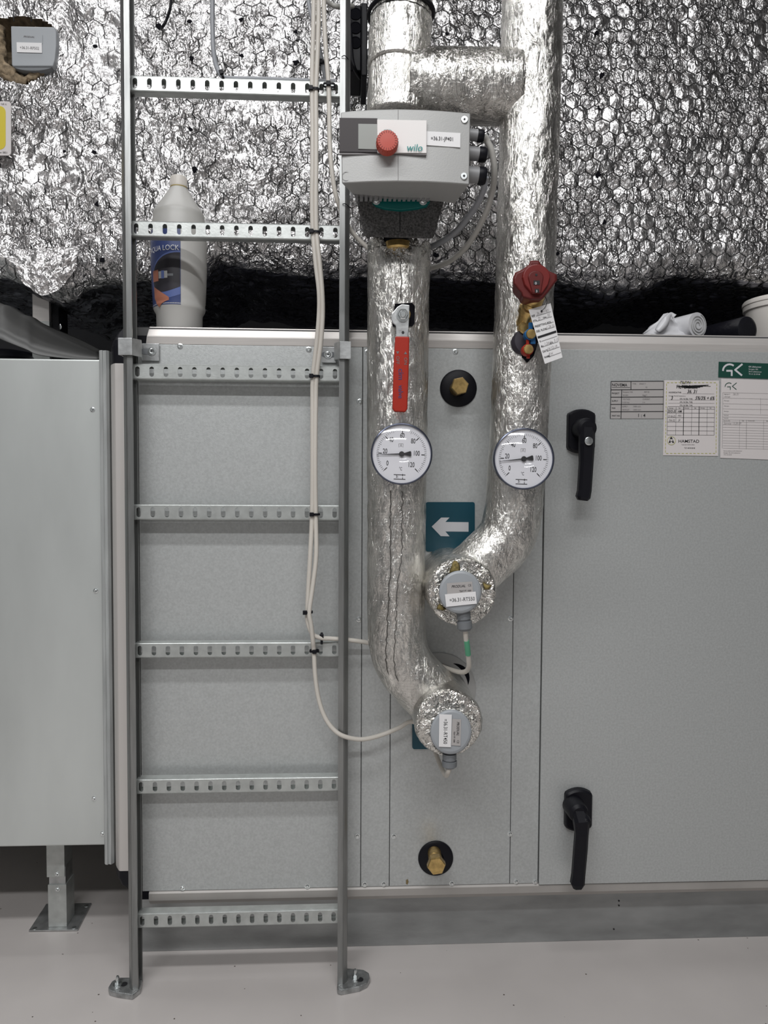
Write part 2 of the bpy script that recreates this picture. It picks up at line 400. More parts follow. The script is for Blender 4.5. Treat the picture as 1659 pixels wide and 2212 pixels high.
def duct():
    mb = MB(); X0, X1 = -1.05, 1.12; NX = 640; TT = 1.12; NT = 300
    hole = [(-60,60),(-10,48),(55,42),(100,52),(128,66),(135,100),(128,130),(112,150),(90,170),(62,188),(30,178),(0,150),(-60,140)]
    hp = [(W(u, v, YD).x, W(u, v, YD).z) for u, v in hole]
    def inside(x, z):
        c = False; n = len(hp)
        for i in range(n):
            x1, z1 = hp[i]; x2, z2 = hp[i-1]
            if (z1 > z) != (z2 > z) and x < (x2-x1)*(z-z1)/(z2-z1)+x1: c = not c
        return c
    V = []; Fc = []; mi = []
    for i in range(NX+1):
        x = X0+(X1-X0)*i/NX
        for j in range(NT+1):
            t = TT*(j/NT); p, n, k = surf(x, t); V.append(p+n*disp(x, t))
    for i in range(NX):
        for j in range(NT):
            a = i*(NT+1)+j; c = (V[a]+V[a+NT+2])/2
            if c.z > 1.7 and c.x < -.6 and inside(c.x, c.z): continue
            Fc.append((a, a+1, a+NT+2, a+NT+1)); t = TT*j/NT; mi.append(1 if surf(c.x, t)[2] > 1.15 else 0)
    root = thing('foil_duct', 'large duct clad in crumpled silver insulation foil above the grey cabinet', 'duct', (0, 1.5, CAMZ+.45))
    mk('foil_skin', V, Fc, 'foilwall', root, smooth=True, mats=['foilwall', 'foilshade'], mi=mi)
    # wool behind the cut-out
    mb = MB(); n = 28; q = [W(30, 115, YD+.012)+Vector((.115*cos(2*pi*k/n), 0, .085*sin(2*pi*k/n))) for k in range(n)]
    q2 = [p*1 for p in q]; 
    rings = []
    for r, y in ((1.15, .0), (1.0, .02), (.8, .045), (.6, .06), (.0, .062)):
        c = W(30, 112, YD+.012)
        rings.append([Vector((c.x+(p.x-c.x)*r*(1+.08*noise.noise(p*40)), YD+.006+y+.008*noise.noise(p*60+Vector((r*9,0,0))), c.z+(p.z-c.z)*r)) for p in q])
    for A, B in zip(rings, rings[1:]): mb.loft(A, B, False, False)
    mb.put('wool_lining', 'wool', root, smooth=True)
    for (u0, v0, u1, v1, r) in ((-5,142,34,166,.012),(30,166,58,180,.011),(60,172,96,156,.009),(0,155,40,178,.009),(78,66,118,76,.007),(-4,60,4,150,.012)):
        a = W(u0, v0, YD-.0); b = W(u1, v1, YD-.0)
        MB().tube([a, a.lerp(b, .5)+Vector((0,-.004,-.002)), b], r, 16, 12, rf=lambda p, d, s: r*(1+.5*noise.noise((p+d*.02)*110))).put('wool_roll', 'wool', root, smooth=True)
    # punctures around insulation pins
    for (u, v) in ((142,330),(205,332),(209,105),(345,62),(411,50),(415,130),(522,50),(524,128),(415,287),(420,370),(640,75),(640,142),(214,445),(225,565),(1287,75),(1295,168),(1290,380),(1305,480),(942,552),(1100,85),(1205,548),(1290,238),(965,75)):
        p = W(u, v, YD); tt = CAMZ+1.12-p.z; y = YD-disp(p.x, tt)-.0015
        k = 9; r = .0034+.0024*random.random()
        ring = [Vector((p.x+r*(.5+random.random())*cos(2*pi*i/k), y, p.z+r*(.5+random.random())*sin(2*pi*i/k))) for i in range(k)]
        MB().prism(ring, (0,.004,0)).put('pin_hole', 'blackm', root)
    return root
duct_root = duct()
def netting():
    mb = MB(); X0, X1 = -1.0, 1.08; r = .00074
    def pt(x, t):
        w1 = noise.noise_vector(Vector((x, t, 0))*7)
        left = max(0, min(1, (.15-x)/.4)); k = .004+.014*left; x2 = x-w1.x*k; t2 = t-w1.y*k
        p, n, k = surf(x2, t2); return p+n*(disp(x2, t2)+.0014-.0018*left+(.0012+.0012*left)*noise.noise(Vector((x, t, 9))*40))
    j0 = 0
    for j in range(2, 40):
        t = j*HZ
        for i in range(int(X0/HX), int(X1/HX)):
            cx = i*HX+(.5*HX if j % 2 else 0)
            h = HZ*2/3
            a = (cx, t-h); b = (cx+HX/2, t-h/2); c = (cx+HX/2, t+h/2); d = (cx-HX/2, t-h/2)
            for s, e, rr in ((a, b, r), (b, c, r*1.7), (a, d, r)):
                mid = ((s[0]+e[0])/2, (s[1]+e[1])/2)
                p0 = pt(*s); pm = pt(*mid); p1 = pt(*e)
                if W(0, 0, YD).x-.2 < p0.x < W(140, 0, YD).x and W(0, 200, YD).z < p0.z < W(0, 40, YD).z: continue
                mb.tube([p0, pm, p1], rr, 4, 0)
    o = mb.put('wire_netting', 'wire', smooth=True)
    tag(o, 'hexagonal steel wire netting stretched over the crumpled foil duct', 'netting')
netting()
# torn foil flap on the left
def flap():
    V = []; Fc = []; n = 40
    out = lambda s: W(20+150*s, 500+ (s*20), 1.47)
    for i in range(n+1):
        s = i/n
        top = W(15+165*s, 540-10*s, 1.475); bot = W(45+120*s, 600+48*sin(pi*min(1, s*1.02))**.8 - 22*s + 5*noise.noise(Vector((s*9,0,0))), 1.45)
        for j in range(n+1):
            t = j/n; p = top.lerp(bot, t); q = Vector((s*3, t*3, 7))
            d = -.02*sin(pi*t)*.6 + .010*noise.noise(q*2.2)+.006*(abs(noise.noise(q*5))*2-.5)
            V.append(p+Vector((0, d, 0)))
    for i in range(n):
        for j in range(n): a = i*(n+1)+j; Fc.append((a, a+1, a+n+2, a+n+1))
    o = mk('torn_flap', V, Fc, 'foilwall', duct_root, smooth=True)
flap()

# ------------------------------------------------------------ grey cabinet (air handling unit)
YC = 1.325
ztop = W(700, 748, YC).z; zbot = W(700, 1918, YC).z
cab = thing('air_handling_unit', 'long grey galvanised air handling cabinet standing behind the cable ladder and pipes', 'cabinet', (.4, YC, 0))
xL = W(236, 1300, YC).x; xR = 1.35
xl = W(300, 1100, YC).x
MB().box(xl, xR, YC+.004, 2.3, zbot-.01, ztop+.03).put('body', 'cabbody', cab)
MB().box(xl, xR, YC+.03, 2.35, ztop+.028, ztop+.036).put('roof', 'roof', cab)
def vx(u): return W(u, 1300, YC).x
x783, x845, x1110, x1172 = vx(781.5), vx(844.5), vx(1109), vx(1171)
def panel(name, a, b, yf, m='cabinet', par=cab, z0=None, z1=None):
    g = .0006
    return MB().box(a+g, b-g, yf, yf+.006, (z0 or zbot)+.0005, (z1 or ztop)-.0005).put(name, m, par, bevel=.0008)
panel('side_panel', xl, x783, YC)
panel('narrow_panel', x783, x845, YC)
panel('connection_panel', x845, x1110, YC)
panel('narrow_panel', x1110, x1172, YC)
door = panel('door', x1172, xR, YC-.006)
# aluminium frame profiles
z732 = W(700, 731.5, YC).z; z711 = W(700, 711, YC+.004).z
xa = W(315, 725, YC).x
def prof(name, x0, x1, yz, m, par=cab, slant=0):
    A = [(x0+slant*(z-yz[0][1]), y, z) for y, z in yz]; B = [(x1, y, z) for y, z in yz]
    return MB().loft(A, B).put(name, m, par, bevel=.0006)
prof('top_profile', xa, xR, [(YC,ztop),(YC-.002,z732-.001),(YC-.001,z732+.001),(YC+.006,z711),(YC+.04,z711+.001),(YC+.04,ztop)], 'alu', slant=.16)
zb1 = W(700, 1936, YC).z; zb2 = W(700, 1944.5, YC).z
xb = W(322, 1930, YC).x
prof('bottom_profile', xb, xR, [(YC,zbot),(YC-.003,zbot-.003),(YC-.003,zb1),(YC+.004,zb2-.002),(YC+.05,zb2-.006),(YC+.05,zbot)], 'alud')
# left corner post
zpt = W(260, 785, YC).z; zpb = W(255, 1882, YC).z
xp0 = W(236, 1300, YC).x; xp1 = W(250, 1300, YC).x; xp2 = W(296, 1300, YC).x
post = [(xp0,YC+.07),(xp0,YC+.022),(xp0+.004,YC+.014),(xp1,YC+.002),(xp1+.003,YC),(xp2,YC),(xp2,YC+.07)]
MB().loft([(x,y,zpb) for x,y in post], [(x,y,zpt) for x,y in post]).put('corner_post', 'alup', cab, bevel=.0005)
zc = W(260, 706, YC+.02).z
def corner(zs, name):                 # black corner cap, rounded outside edge
    mb = MB(); rings = []
    for z, s in zs: rings.append([(xp2-(xp2-x)*s, y+.0008+(1-s)*.02, z) for x, y in post])
    for A, B in zip(rings, rings[1:]): mb.loft(A, B, A is rings[0], B is rings[-1])
    mb.put(name, 'black', cab, smooth=True, auto=35)
h = zc-zpt
corner([(zpt,1),(zpt+.45*h,.99),(zpt+.62*h,.93),(zpt+.8*h,.80),(zpt+.93*h,.62),(zc,.40)], 'corner_cap')
zcb = W(262, 1936, YC).z; h = zpb-zcb
corner([(zpb,1),(zpb-.35*h,.98),(zpb-.6*h,.88),(zpb-.85*h,.6),(zcb,.25)], 'corner_cap')
MB().box(xp2-.002, xa+.004, YC+.001, YC+.05, ztop, z732+.001).put('corner_joint', 'black', cab)
MB().box(xp2-.002, xa+.012, YC+.006, YC+.05, z732, z711-.001).put('corner_joint', 'boxd', cab)
MB().box(xp2-.002, xb+.002, YC+.002, YC+.05, zb1, zbot-.002).put('corner_joint', 'black', cab)
# base beam
YB = 1.392
zbase = W(700, 1950, YB).z
mbb = MB().box(-.425, xR, YB, YB+.05, 0.0, zb2-.002)
mbb.box(-.425, xR, YB-.0, YB+.3, zb2-.007, zb2-.003)
mbb.put('base_beam', 'base', cab, bevel=.001)
for (u, v) in ((1337,1956),(1326,2007),(1337,1946)):
    p = W(u, v, YB-.0005); MB().lathe([(.0016,0),(.0016,.0006)], p, n=10).put('bolt_hole', 'ink', cab)
def screw(p, par, r=.0042, axis=(0,-1,0), name='screw', m='zinc', washer=True):
    mb = MB()
    if washer: mb.lathe([(r*1.25,-.0005),(r*1.25,.0007),(r*1.0,.001)], p, axis, 18)
    mb.lathe([(r*.82,0),(r*.82,.0028),(r*.6,.0038),(r*.25,.0036)], p, axis, 6, ref=(.8,0,.6))
    return mb.put(name, m, par, smooth=True, auto=30)
for (u, v) in ((389,748),(667,755),(776.8,868),(794,761),(984,760),(775,1338),(772,1806),(851,1806),(1102,1801),(1103,1336),(788,1910),(829,1909),(976,1908),(1115,1904),(1156,1904),(394,1918),(664,1914),(1147,868)):
    screw(W(u, v, YC), cab)
# plinth stain
# door handles: rosette with lever
def dhandle(u0, v0, pts_lever, bent, lockp=None):
    Y = YC-.006; mb = MB()
    c = W(u0, v0, Y); w = .026; hh = .040
    def ros(sc):
        P = []
        for k in range(40):
            a = 2*pi*k/40; x = .0415*cos(a)*sc; z = .0415*sin(a)*sc
            P.append(Vector((max(-w*sc, min(w*sc, x)), 0, z)))
        return P
    for y0, y1, s0, s1 in ((0,-.010,1,.98),(-.010,-.013,.98,.90)):
        mb.loft([c+p+Vector((0,y0,0)) for p in ros(s0)], [c+p+Vector((0,y1,0)) for p in ros(s1)])
    L = [W(u, v, Y-d) for u, v, d in pts_lever]
    wd = [q for q in bent]
    # lever as a chain of lofted octagonal sections
    rings = []
    for i, p in enumerate(L):
        t = (L[min(i+1, len(L)-1)]-L[max(i-1, 0)]).normalized()
        sx = Vector((1,0,0)); sx = (sx-t*sx.dot(t)).normalized(); sy = t.cross(sx).normalized()
        a, b = wd[i]; rings.append([p+sx*(a*cx)+sy*(b*cy) for cx, cy in ((-1,-.5),(-.6,-1),(.6,-1),(1,-.5),(1,.5),(.6,1),(-.6,1),(-1,.5))])
    for i, (A, B) in enumerate(zip(rings, rings[1:])): mb.loft(A, B, i == 0, i == len(rings)-2)
    # hub
    hp = L[0]; mb.lathe([(.020,0),(.019,.030),(.0175,.036),(.012,.040)], Vector((hp.x, Y-.008, hp.z)), n=28)
    return mb
mb = dhandle(1253, 932, [(1267,925,.040),(1267,960,.044),(1266,1000,.044),(1262,1060,.044),(1259,1074,.044),(1258,1081,.044)],
             [(.0125,.010),(.0135,.011),(.0122,.010),(.0120,.010),(.0125,.010),(.0085,.008)])
mb.put('door_handle', 'black', door, smooth=True, auto=35)
p = W(1271, 953, YC-.006-.0555)
mb = MB().lathe([(.0075,0),(.0075,.003),(.0062,.0035)], p, n=24); lk = mb.put('lock_cylinder', 'zinc', door, smooth=True, auto=35)
mb = dhandle(1247, 1746, [(1249,1755,.040),(1256,1775,.052),(1256,1800,.052),(1254,1830,.048),(1249,1890,.046),(1247,1908,.046),(1247,1917,.046)],
             [(.0125,.010),(.0145,.012),(.0118,.010),(.0122,.010),(.0118,.010),(.0125,.010),(.0085,.008)])
s = W(1262, 1771, YC-.055); mb.lathe([(.011,0),(.010,.006),(.007,.011),(.002,.013)], s, (.25,-1,-.1), 20)
mb.put('door_handle', 'black', door, smooth=True, auto=35)
# round pipe collars on the connection panel
def rosette(u, v, rpx, name, label=None):
    c = W(u, v, YC); r = rpx*PX(YC)
    return MB().lathe([(r,0),(r*.99,.003),(r*.9,.005),(r*.45,.006),(r*.4,.010),(r*.33,.010)], c, n=56).put(name, 'black', cab, smooth=True, auto=30)
rosette(990, 839, 40, 'pipe_collar'); rosette(941, 1853, 39, 'pipe_collar')
# brass plugs
c = W(993, 834, 1.28)
mb = MB().lathe([(.013,-.04),(.013,-.004)], c, n=24).lathe([(.0155,-.010),(.0163,-.006),(.0163,.004),(.0150,.006)], c, n=6, ref=(.3,0,1))
tag(mb.put('brass_plug', 'brass', smooth=True, auto=25), 'brass hexagonal plug in the upper black collar between the two pipes', 'plug')
a = W(938, 1842, 1.315); b = W(943, 1872, 1.262); ax = (b-a).normalized()
mb = MB().lathe([(.0125,0),(.0125,.024),(.0108,.026),(.0108,.030),(.0135,.031),(.0135,.034)], a, ax, 28)
mb.lathe([(.0165,.036),(.0172,.039),(.0172,(b-a).length-.002),(.0158,(b-a).length)], a, ax, 6, ref=(1,0,.15))
tag(mb.put('brass_plug', 'brass', smooth=True, auto=25), 'brass drain plug with hexagonal head in the low black collar near the floor', 'plug')
# pale disc round the lower pipe inlet
c = W(948, 1489, YC-.001); mb = MB().lathe([(.070,0),(.070,.002),(.066,.003)], c, n=60)
mb.put('inlet_disc', 'pump', cab, smooth=True, auto=30)
mb = MB(); A = [];
for k in range(13):
    a = radians(8+4.5*k); A.append(W(948, 1489, YC-.0035)+Vector((.056*cos(a), 0, .056*sin(a))))
for k in range(13):
    a = radians(62-4.5*k); wd = .056+.009*sin(pi*k/12); A.append(W(948, 1489, YC-.0035)+Vector((wd*cos(a), 0, wd*sin(a))))
MB().prism(A, (0,-.001,0)).put('sealing_gap', 'blackm', cab)

# ------------------------------------------------------------ duct box on the left with its foot
YBX = 1.385
bx = thing('duct_box', 'plain galvanised sheet metal box standing left of the cable ladder', 'duct', (-.8, YBX, .2))
bz1 = W(100, 775, YBX).z; bz0 = W(100, 1828, YBX).z; bxr = W(223, 1300, YBX).x
MB().box(-1.25, bxr, YBX, 2.2, bz0, bz1).put('casing', 'box', bx, bevel=.003)
for (u, v) in ((200,885),(207,1276),(203,1725),(221,1801)): screw(W(u, v, YBX), bx, .0038)
# joint strip between the box and the cabinet
s0 = W(219, 1300, 1.362).x; s1 = W(237, 1300, 1.362).x; sm = (s0+s1)/2
z1 = W(228, 757, 1.362).z; z0 = W(232, 1867, 1.362).z
pr = [(s0,1.385),(s0,1.364),(s0+.002,1.361),(sm-.001,1.359),(sm+.001,1.362),(s1-.002,1.360),(s1+.002,1.366),(s1+.002,1.385)]
js = bx
MB().loft([(x,y,z0) for x,y in pr], [(x,y,z1) for x,y in pr]).put('joint_strip', 'strip', js, bevel=.0006)
MB().box(s0+.002, s1-.001, 1.363, 1.383, z1-.003, z1+.0006).put('end_opening', 'blackm', js)
# adjustable support foot
ft = thing('support_foot', 'adjustable galvanised square foot bolted to the floor under the sheet metal box', 'foot', (WF(125,1985).x, 1.5, 0))
fx0 = W(105, 1960, 1.475).x; fx1 = W(145, 1960, 1.475).x; fy0, fy1 = 1.472, 1.515
A = [WF(62,2014), WF(168,2012), WF(198,1954), WF(100,1956)]
mb = MB().prism([a+Vector((0,0,.001)) for a in A], (0,0,.003)); mb.put('base_plate', 'zincd', ft, bevel=.0006)
for (u, v) in ((75,2006),(160,2004),(187,1957)):
    p = WF(u, v, .004); MB().lathe([(.0045,0),(.0045,.0012)], p, (0,0,1), 14).put('bolt', 'zinc', ft)
zl = W(125, 1911, fy0).z; zm = W(125, 1895, fy0).z; 
MB().box(fx0, fx1, fy0, fy1, .004, zl).put('lower_sleeve', 'rung', ft, bevel=.001)
MB().box(fx0+.002, fx1-.0025, fy0+.003, fy1-.003, zl-.03, zm+.02).put('inner_post', 'zincd', ft)
MB().box(fx0-.002, fx1-.003, fy0, fy1, zm, bz0-.004).put('upper_sleeve', 'rung', ft, bevel=.001)
MB().box(W(57,1829,1.44).x, W(163,1829,1.44).x, 1.43, 1.53, bz0-.0045, bz0-.0005).put('top_plate', 'rung', ft)
screw(W(123, 1888, fy0), ft, .0038); screw(W(124, 1921, fy0), ft, .0038)

# leaning dark sheet, post and hose behind the box
mb = MB()
A = [(-40,645),(-3,660),(12,664),(40,681),(60,688),(86,704),(160,735),(214,762)]
TOP = [W(u, v, 1.47+.0004*u) for u, v in A]; BOT = [W(u, v, 1.40) for u, v in ((-40,712),(-3,730),(12,737),(40,748),(60,756),(86,767),(160,775),(214,775))]
V = []; Fc = []; n = 30; P1 = smooth_path(TOP, 6); P0 = smooth_path(BOT, 6)
cols = [lambda a, b: a, lambda a, b: a.lerp(b, .35), lambda a, b: a.lerp(b, .7), lambda a, b: a.lerp(b, .93)+Vector((0,-.002,-.001)), lambda a, b: b, lambda a, b: b+Vector((.002,.006,.004)), lambda a, b: b+Vector((.004,.022,.006))]
for a, b in zip(P0, P1): V += [f(a, b) for f in cols]
k = len(cols)
for i in range(len(P0)-1):
    for j in range(k-1): q = i*k+j; Fc.append((q, q+1, q+k+1, q+k))
mb.add(V, Fc)
tag(mb.put('sheet_metal_flap', 'boxd', smooth=True, auto=50, solid=.0015), 'dark grey folded metal sheet sloping down onto the top of the left box', 'sheet')
ch = thing('strut_post', 'short pale channel post standing behind the sloping sheet under the torn foil', 'post', (W(98,760,1.62).x, 1.64, bz1))
x0 = W(79, 700, 1.62).x; x1 = W(115, 700, 1.62).x
MB().box(x0, x1, 1.60, 1.66, W(98,695,1.6).z, W(98,600,1.6).z).put('channel', 'alu', ch, bevel=.001)
MB().box(x0-.001, x1+.001, 1.598, 1.66, bz1+.0005, W(98,694,1.6).z).put('sleeve', 'rung', ch, bevel=.001)
screw(W(126, 706, 1.615), ch, .006); MB().box(x1, x1+.016, 1.61, 1.66, bz1+.0005, W(98,640,1.6).z).put('side_web', 'black', ch)
c = W(18, 775, 1.62); c.z = bz1
hs = MB(); n = 14
hs.lathe([(.062,0.0005),(.070,.006),(.066,.014),(.071,.020),(.066,.028),(.071,.034),(.064,.042),(.055,.05),(.03,.055)], c, (0,0,1), 48)
tag(hs.put('rubber_boot', 'black', smooth=True, auto=50), 'glossy black ribbed rubber boot on the left box beneath the sloping sheet', 'boot')

# ------------------------------------------------------------ cable ladder
lad = thing('cable_ladder', 'tall galvanised cable ladder standing upright on two floor feet', 'ladder', (-.2, 1.29, 0))
YL = 1.289
HXs = -.3801; RZ = [CAMZ+.6952-.25*j for j in range(7)]
def rung(z):
    V = []; Fc = []; hw = .0125; hh = .0118
    xs = HXs-.008; x_end = HXs+.35+.012
    rs, hs_ = .0040, .0050
    def cell(cx, x0, x1, z):
        angs = sorted(set([2*pi*k/28 for k in range(28)]+[atan2(sz*hh, (x1 if sx > 0 else x0)-cx) % (2*pi) if sx > 0 else atan2(sz*hh, x0-cx) % (2*pi) for sx in (1,-1) for sz in (1,-1)]))
        n = len(angs); b = len(V)
        for a in angs:
            ca, sa = cos(a), sin(a)
            # stadium: half width rs, straight half length hs_
            if abs(ca) > 1e-6 and abs(sa/ca)*rs <= hs_: hx = rs*(1 if ca > 0 else -1); hz = hx*sa/ca
            else:
                s = 1 if sa > 0 else -1; B = s*hs_*sa; t = B+sqrt(max(0, B*B-(hs_**2-rs**2))); hx, hz = t*ca, t*sa
            V.append(Vector((cx+hx, YL, z+hz)))
            tx = ((x1-cx)/ca if ca > 1e-9 else ((x0-cx)/ca if ca < -1e-9 else 1e9)); tz = (hh/abs(sa) if abs(sa) > 1e-9 else 1e9)
            t = min(tx, tz); V.append(Vector((cx+t*ca, YL, z+t*sa)))
        for i in range(n):
            j = (i+1) % n; Fc.append((b+2*i, b+2*j, b+2*j+1, b+2*i+1))
    for k in range(15):
        cx = HXs+.025*k
        cell(cx, (xs if k == 0 else cx-.0125), (x_end if k == 14 else cx+.0125), z)
    b = len(V)      # flanges with a rounded fold
    for s in (1, -1):
        prof = [(YL, z+s*hh), (YL+.0006, z+s*(hh+.0010)), (YL+.002, z+s*(hh+.0016)), (YL+.018, z+s*(hh+.0016)), (YL+.018, z+s*(hh-.004))]
        for i in range(4):
            (y0, z0), (y1, z1) = prof[i:i+2]; b = len(V)
            V.extend([Vector((xs,y0,z0)), Vector((x_end,y0,z0)), Vector((x_end,y1,z1)), Vector((xs,y1,z1))]); Fc.append((b,b+1,b+2,b+3))
    o = mk('rung', V, Fc, 'rung', lad, solid=.0012)
for z in RZ: rung(z)
# next rung up, out of sight of the frame, is left out; rails
zr1 = CAMZ+1.02
def rail(x_in, s):                    # x_in: inner edge; s: outward sign
    P = [(0,.004),(0,0),(.0095,0),(.0105,-.0012),(.0120,0),(.0172,.006),(.0180,.012),(.0180,.030),(.0,.030),(.0,.026)]
    inn = [(.0015,.026),(.0015,.0285),(.0165,.0285),(.0165,.0125),(.0158,.0068),(.0112,.0015),(.0015,.0015),(.0015,.004)]
    pts = [(x_in+s*a, 1.272+b) for a, b in P+inn]
    mb = MB(); n = len(pts)
    A = [(x,y,.004) for x,y in pts]; B = [(x,y,zr1) for x,y in pts]
    mb.loft(A, B, False, False)
    return mb.put('rail', 'rail', lad)
xiL = W(286, 800, 1.272).x; xiR = W(732.5, 800, 1.272).x
rail(xiL, -1); rail(xiR, 1)
def foot(pts, bolt, nm, slot):
    f = MB().prism([WF(u, v, .0) for u, v in pts], (0,0,.010)).put('foot_plate', 'cast', lad, bevel=.002)
    p = WF(*bolt, .010)
    MB().lathe([(.0085,.0003),(.0085,.0015)], p, (0,0,1), 24).lathe([(.0058,.0015),(.0058,.0075)], p, (0,0,1), 6).lathe([(.0034,.0075),(.0034,.014),(.002,.0165)], p, (0,0,1), 16).put('anchor_bolt', 'zinc', f, smooth=True, auto=30)
    q = WF(*slot, .0102); MB().lathe([(.006,0),(.006,.0004)], q, (0,0,1), 16).put('slot', 'ink', f)
foot([(234,2143),(236,2151),(252,2156),(286,2161),(303,2148),(308,2128),(296,2122),(258,2122),(242,2130)], (254,2127), 'left', (268,2126))
foot([(728,2141),(729,2149),(737,2151),(752,2148),(777,2143),(793,2135),(799,2124),(797,2112),(785,2105),(765,2103),(748,2102),(740,2120)], (767,2112), 'right', (778,2116))
# wall clamps
def clamp(s, cu, wrap_u, plate, hole, wrapv, platev):
    mb = MB(); z0, z1 = W(cu, wrapv[1], 1.265).z, W(cu, wrapv[0], 1.265).z
    y0p = YC-.0045; zp0, zp1 = W(cu, platev[1], y0p).z, W(cu, platev[0], y0p).z
    xo = W(wrap_u[0], 750, 1.27).x; xi = W(wrap_u[1], 750, 1.267).x; xp0 = W(plate[0], 760, y0p).x; xp1 = W(plate[1], 760, y0p).x
    zm0, zm1 = (z0+zp0)/2, (z1+zp1)/2
    path = [(xo, 1.302, z0, z1), (xo, 1.272, z0, z1), (xo-s*.0-(-s)*.003, 1.2665, z0, z1), (xi, 1.2665, z0, z1), (xi-s*-.0+(-s)*.010, 1.285, zm0, zm1), (xp0, y0p, zp0, zp1), (xp1, y0p, zp0, zp1)]
    t = .0022
    V = []; Fc = []
    for (x, y, a, b) in path: V += [Vector((x,y,a)), Vector((x,y,b))]
    for i in range(len(path)-1): Fc.append((2*i, 2*i+2, 2*i+3, 2*i+1))
    o = mk('clamp_bracket', V, Fc, 'zincd', lad, solid=.0026, bevel=.0012)
    p = W(*hole, y0p-.0015)
    MB().lathe([(.0075,0),(.0075,.0012)], p, n=24).lathe([(.0052,.0012),(.0052,.0028),(.0040,.0038),(.0015,.0034)], p, n=24).put('clamp_screw', 'zinc', o, smooth=True, auto=30)
    q = W(hole[0]-(9 if s < 0 else -1), hole[1], y0p-.0014); MB().prism([q+Vector((.010*cos(a)+(.004 if cos(a) > 0 else -.004),0,.0052*sin(a))) for a in [2*pi*k/24 for k in range(24)]], (0,-.0003,0)).put('clamp_slot', 'sensord', o)
    mb = MB(); mb.rib([p+Vector((-.0022,-.0042,0)), p+Vector((.0022,-.0042,0))], .0009); mb.rib([p+Vector((0,-.0042,-.0022)), p+Vector((0,-.0042,.0022))], .0009); mb.put('screw_cross', 'ink', o)
clamp(-1, 290, (261.5,285), (306,344), (328,759), (730,767), (741.5,779))
clamp(1, 740, (753.5,735), (727,694.5), (709,766), (737,775), (750,784))

# ------------------------------------------------------------ insulated pipes
YP = 1.225
def wrap(p, d, r, amp=1.0):
    q = p+d*r
    z = Vector((q.x, q.y, q.z*.55))
    a = .0009*noise.noise(z*20)+.0010*(1-abs(noise.noise(z*50))*2)+.0006*(1-abs(noise.noise(z*110))*2)
    return r+a*amp-.0008
def pipe(name, pts, r, parent, m='foilpipe', n=120, sm=None, dens=.0035, amp=1.0):
    P = smooth_path(pts, 60); out = [P[0]]; acc = 0
    for a, b in zip(P, P[1:]):
        acc += (b-a).length
        if acc >= dens: out.append(b); acc = 0
    rr = r if callable(r) else (lambda s: r)
    return MB().tube(out, 1, n, 0, rf=lambda p, d, s: wrap(p, d, rr(s), amp)).put(name, m, parent, smooth=True)
pA = thing('insulated_pipe', 'foil wrapped pipe with red lever, rising from the low elbow to the pump', 'pipe', W(858, 900, YP))
RA = .0515
pipe('pipe_run', [W(862,549,YP), W(860,700,YP), W(858,900,YP), W(856,1200,YP), W(856,1330,YP), W(860,1395,YP), W(878,1440,YP), W(912,1480,YP), W(958,1527,YP)], lambda s: .0535-.0035*min(1, s*1.6), pA)
# ragged collar at the pump end
def ragged(c, r, parent, name='ragged_edge'):
    V = []; Fc = []; n = 90; L = 7
    for j in range(L):
        for k in range(n):
            a = 2*pi*k/n; q = Vector((cos(a)*1.7, sin(a)*1.7, 0))
            top = .012+.016*noise.noise(q*2.3)+.010*noise.noise(q*7)-.006*max(0, -sin(a))**3
            rr = r*(1.0+.03*j/L-.10*max(0, j-4)/L)+.0025*noise.noise(Vector((cos(a)*4, sin(a)*4, j*1.3)))
            V.append(c+Vector((rr*cos(a), rr*sin(a), -.02+(top+.022)*j/(L-1))))
    for j in range(L-1):
        for k in range(n): Fc.append((j*n+k, j*n+(k+1) % n, (j+1)*n+(k+1) % n, (j+1)*n+k))
    mk(name, V, Fc, 'foilcap', parent, smooth=True, solid=.0008)
ragged(W(862, 545, YP), .0525, pA)
def stub(cu, cv, rc, Yf, Yb, parent, name='stub'):
    c = W(cu, cv, Yf); n = 80; V = []; Fc = []
    prof = []
    NR = 14
    for i in range(NR+1): prof.append((rc*(1-(.0)**1)*min(1, (i/NR))*0.94, 0.0))
    prof += [(rc*.97, .0015), (rc*.995, .005), (rc, .010)]
    k = 0; y = .018
    while Yf+y < Yb: prof.append((rc*1.0, y)); y += .007
    prof.append((rc, Yb-Yf))
    for i, (r, d) in enumerate(prof):
        for k in range(n):
            a = 2*pi*k/n; r2 = r; q = Vector((cos(a)*r, d, sin(a)*r))
            if d > .004: r2 = wrap(c, Vector((cos(a),0,sin(a))), r) if False else r+.0022*abs(noise.noise((q+c)*60))+.0012*noise.noise((q+c)*25)
            dd = d - (.004*abs(noise.noise((q+c)*55))+.002*noise.noise((q+c)*120) if d < .004 else 0)
            V.append(Vector((c.x+r2*cos(a), Yf+dd, c.z+r2*sin(a))))
    for i in range(len(prof)-1):
        for k in range(n): Fc.append((i*n+k, i*n+(k+1) % n, (i+1)*n+(k+1) % n, (i+1)*n+k))
    mi = [0 if i < NR+2 else 1 for i in range(len(prof)-1) for k in range(n)]
    return mk(name, V, Fc, 'foilcap', parent, smooth=True, mats=['foilcap','foilpipe'], mi=mi)
YS = 1.145
stub(970, 1563, .0555, YS, YC, pA, 'end_cap')
pB = thing('insulated_pipe', 'foil wrapped pipe with dark red handwheel, joined by a branch above the pump', 'pipe', W(1120, 900, YP))
pipe('pipe_run', [W(1152,-60,YP), W(1147,150,YP), W(1139,450,YP), W(1130,700,YP), W(1121,920,YP), W(1113,1060,YP), W(1106,1120,YP), W(1090,1165,YP), W(1050,1208,YP), W(985,1262,YP)], lambda s: .0500+.0008*cos(s*3), pB)
stub(999, 1279, .0565, YS, YC, pB, 'end_cap')
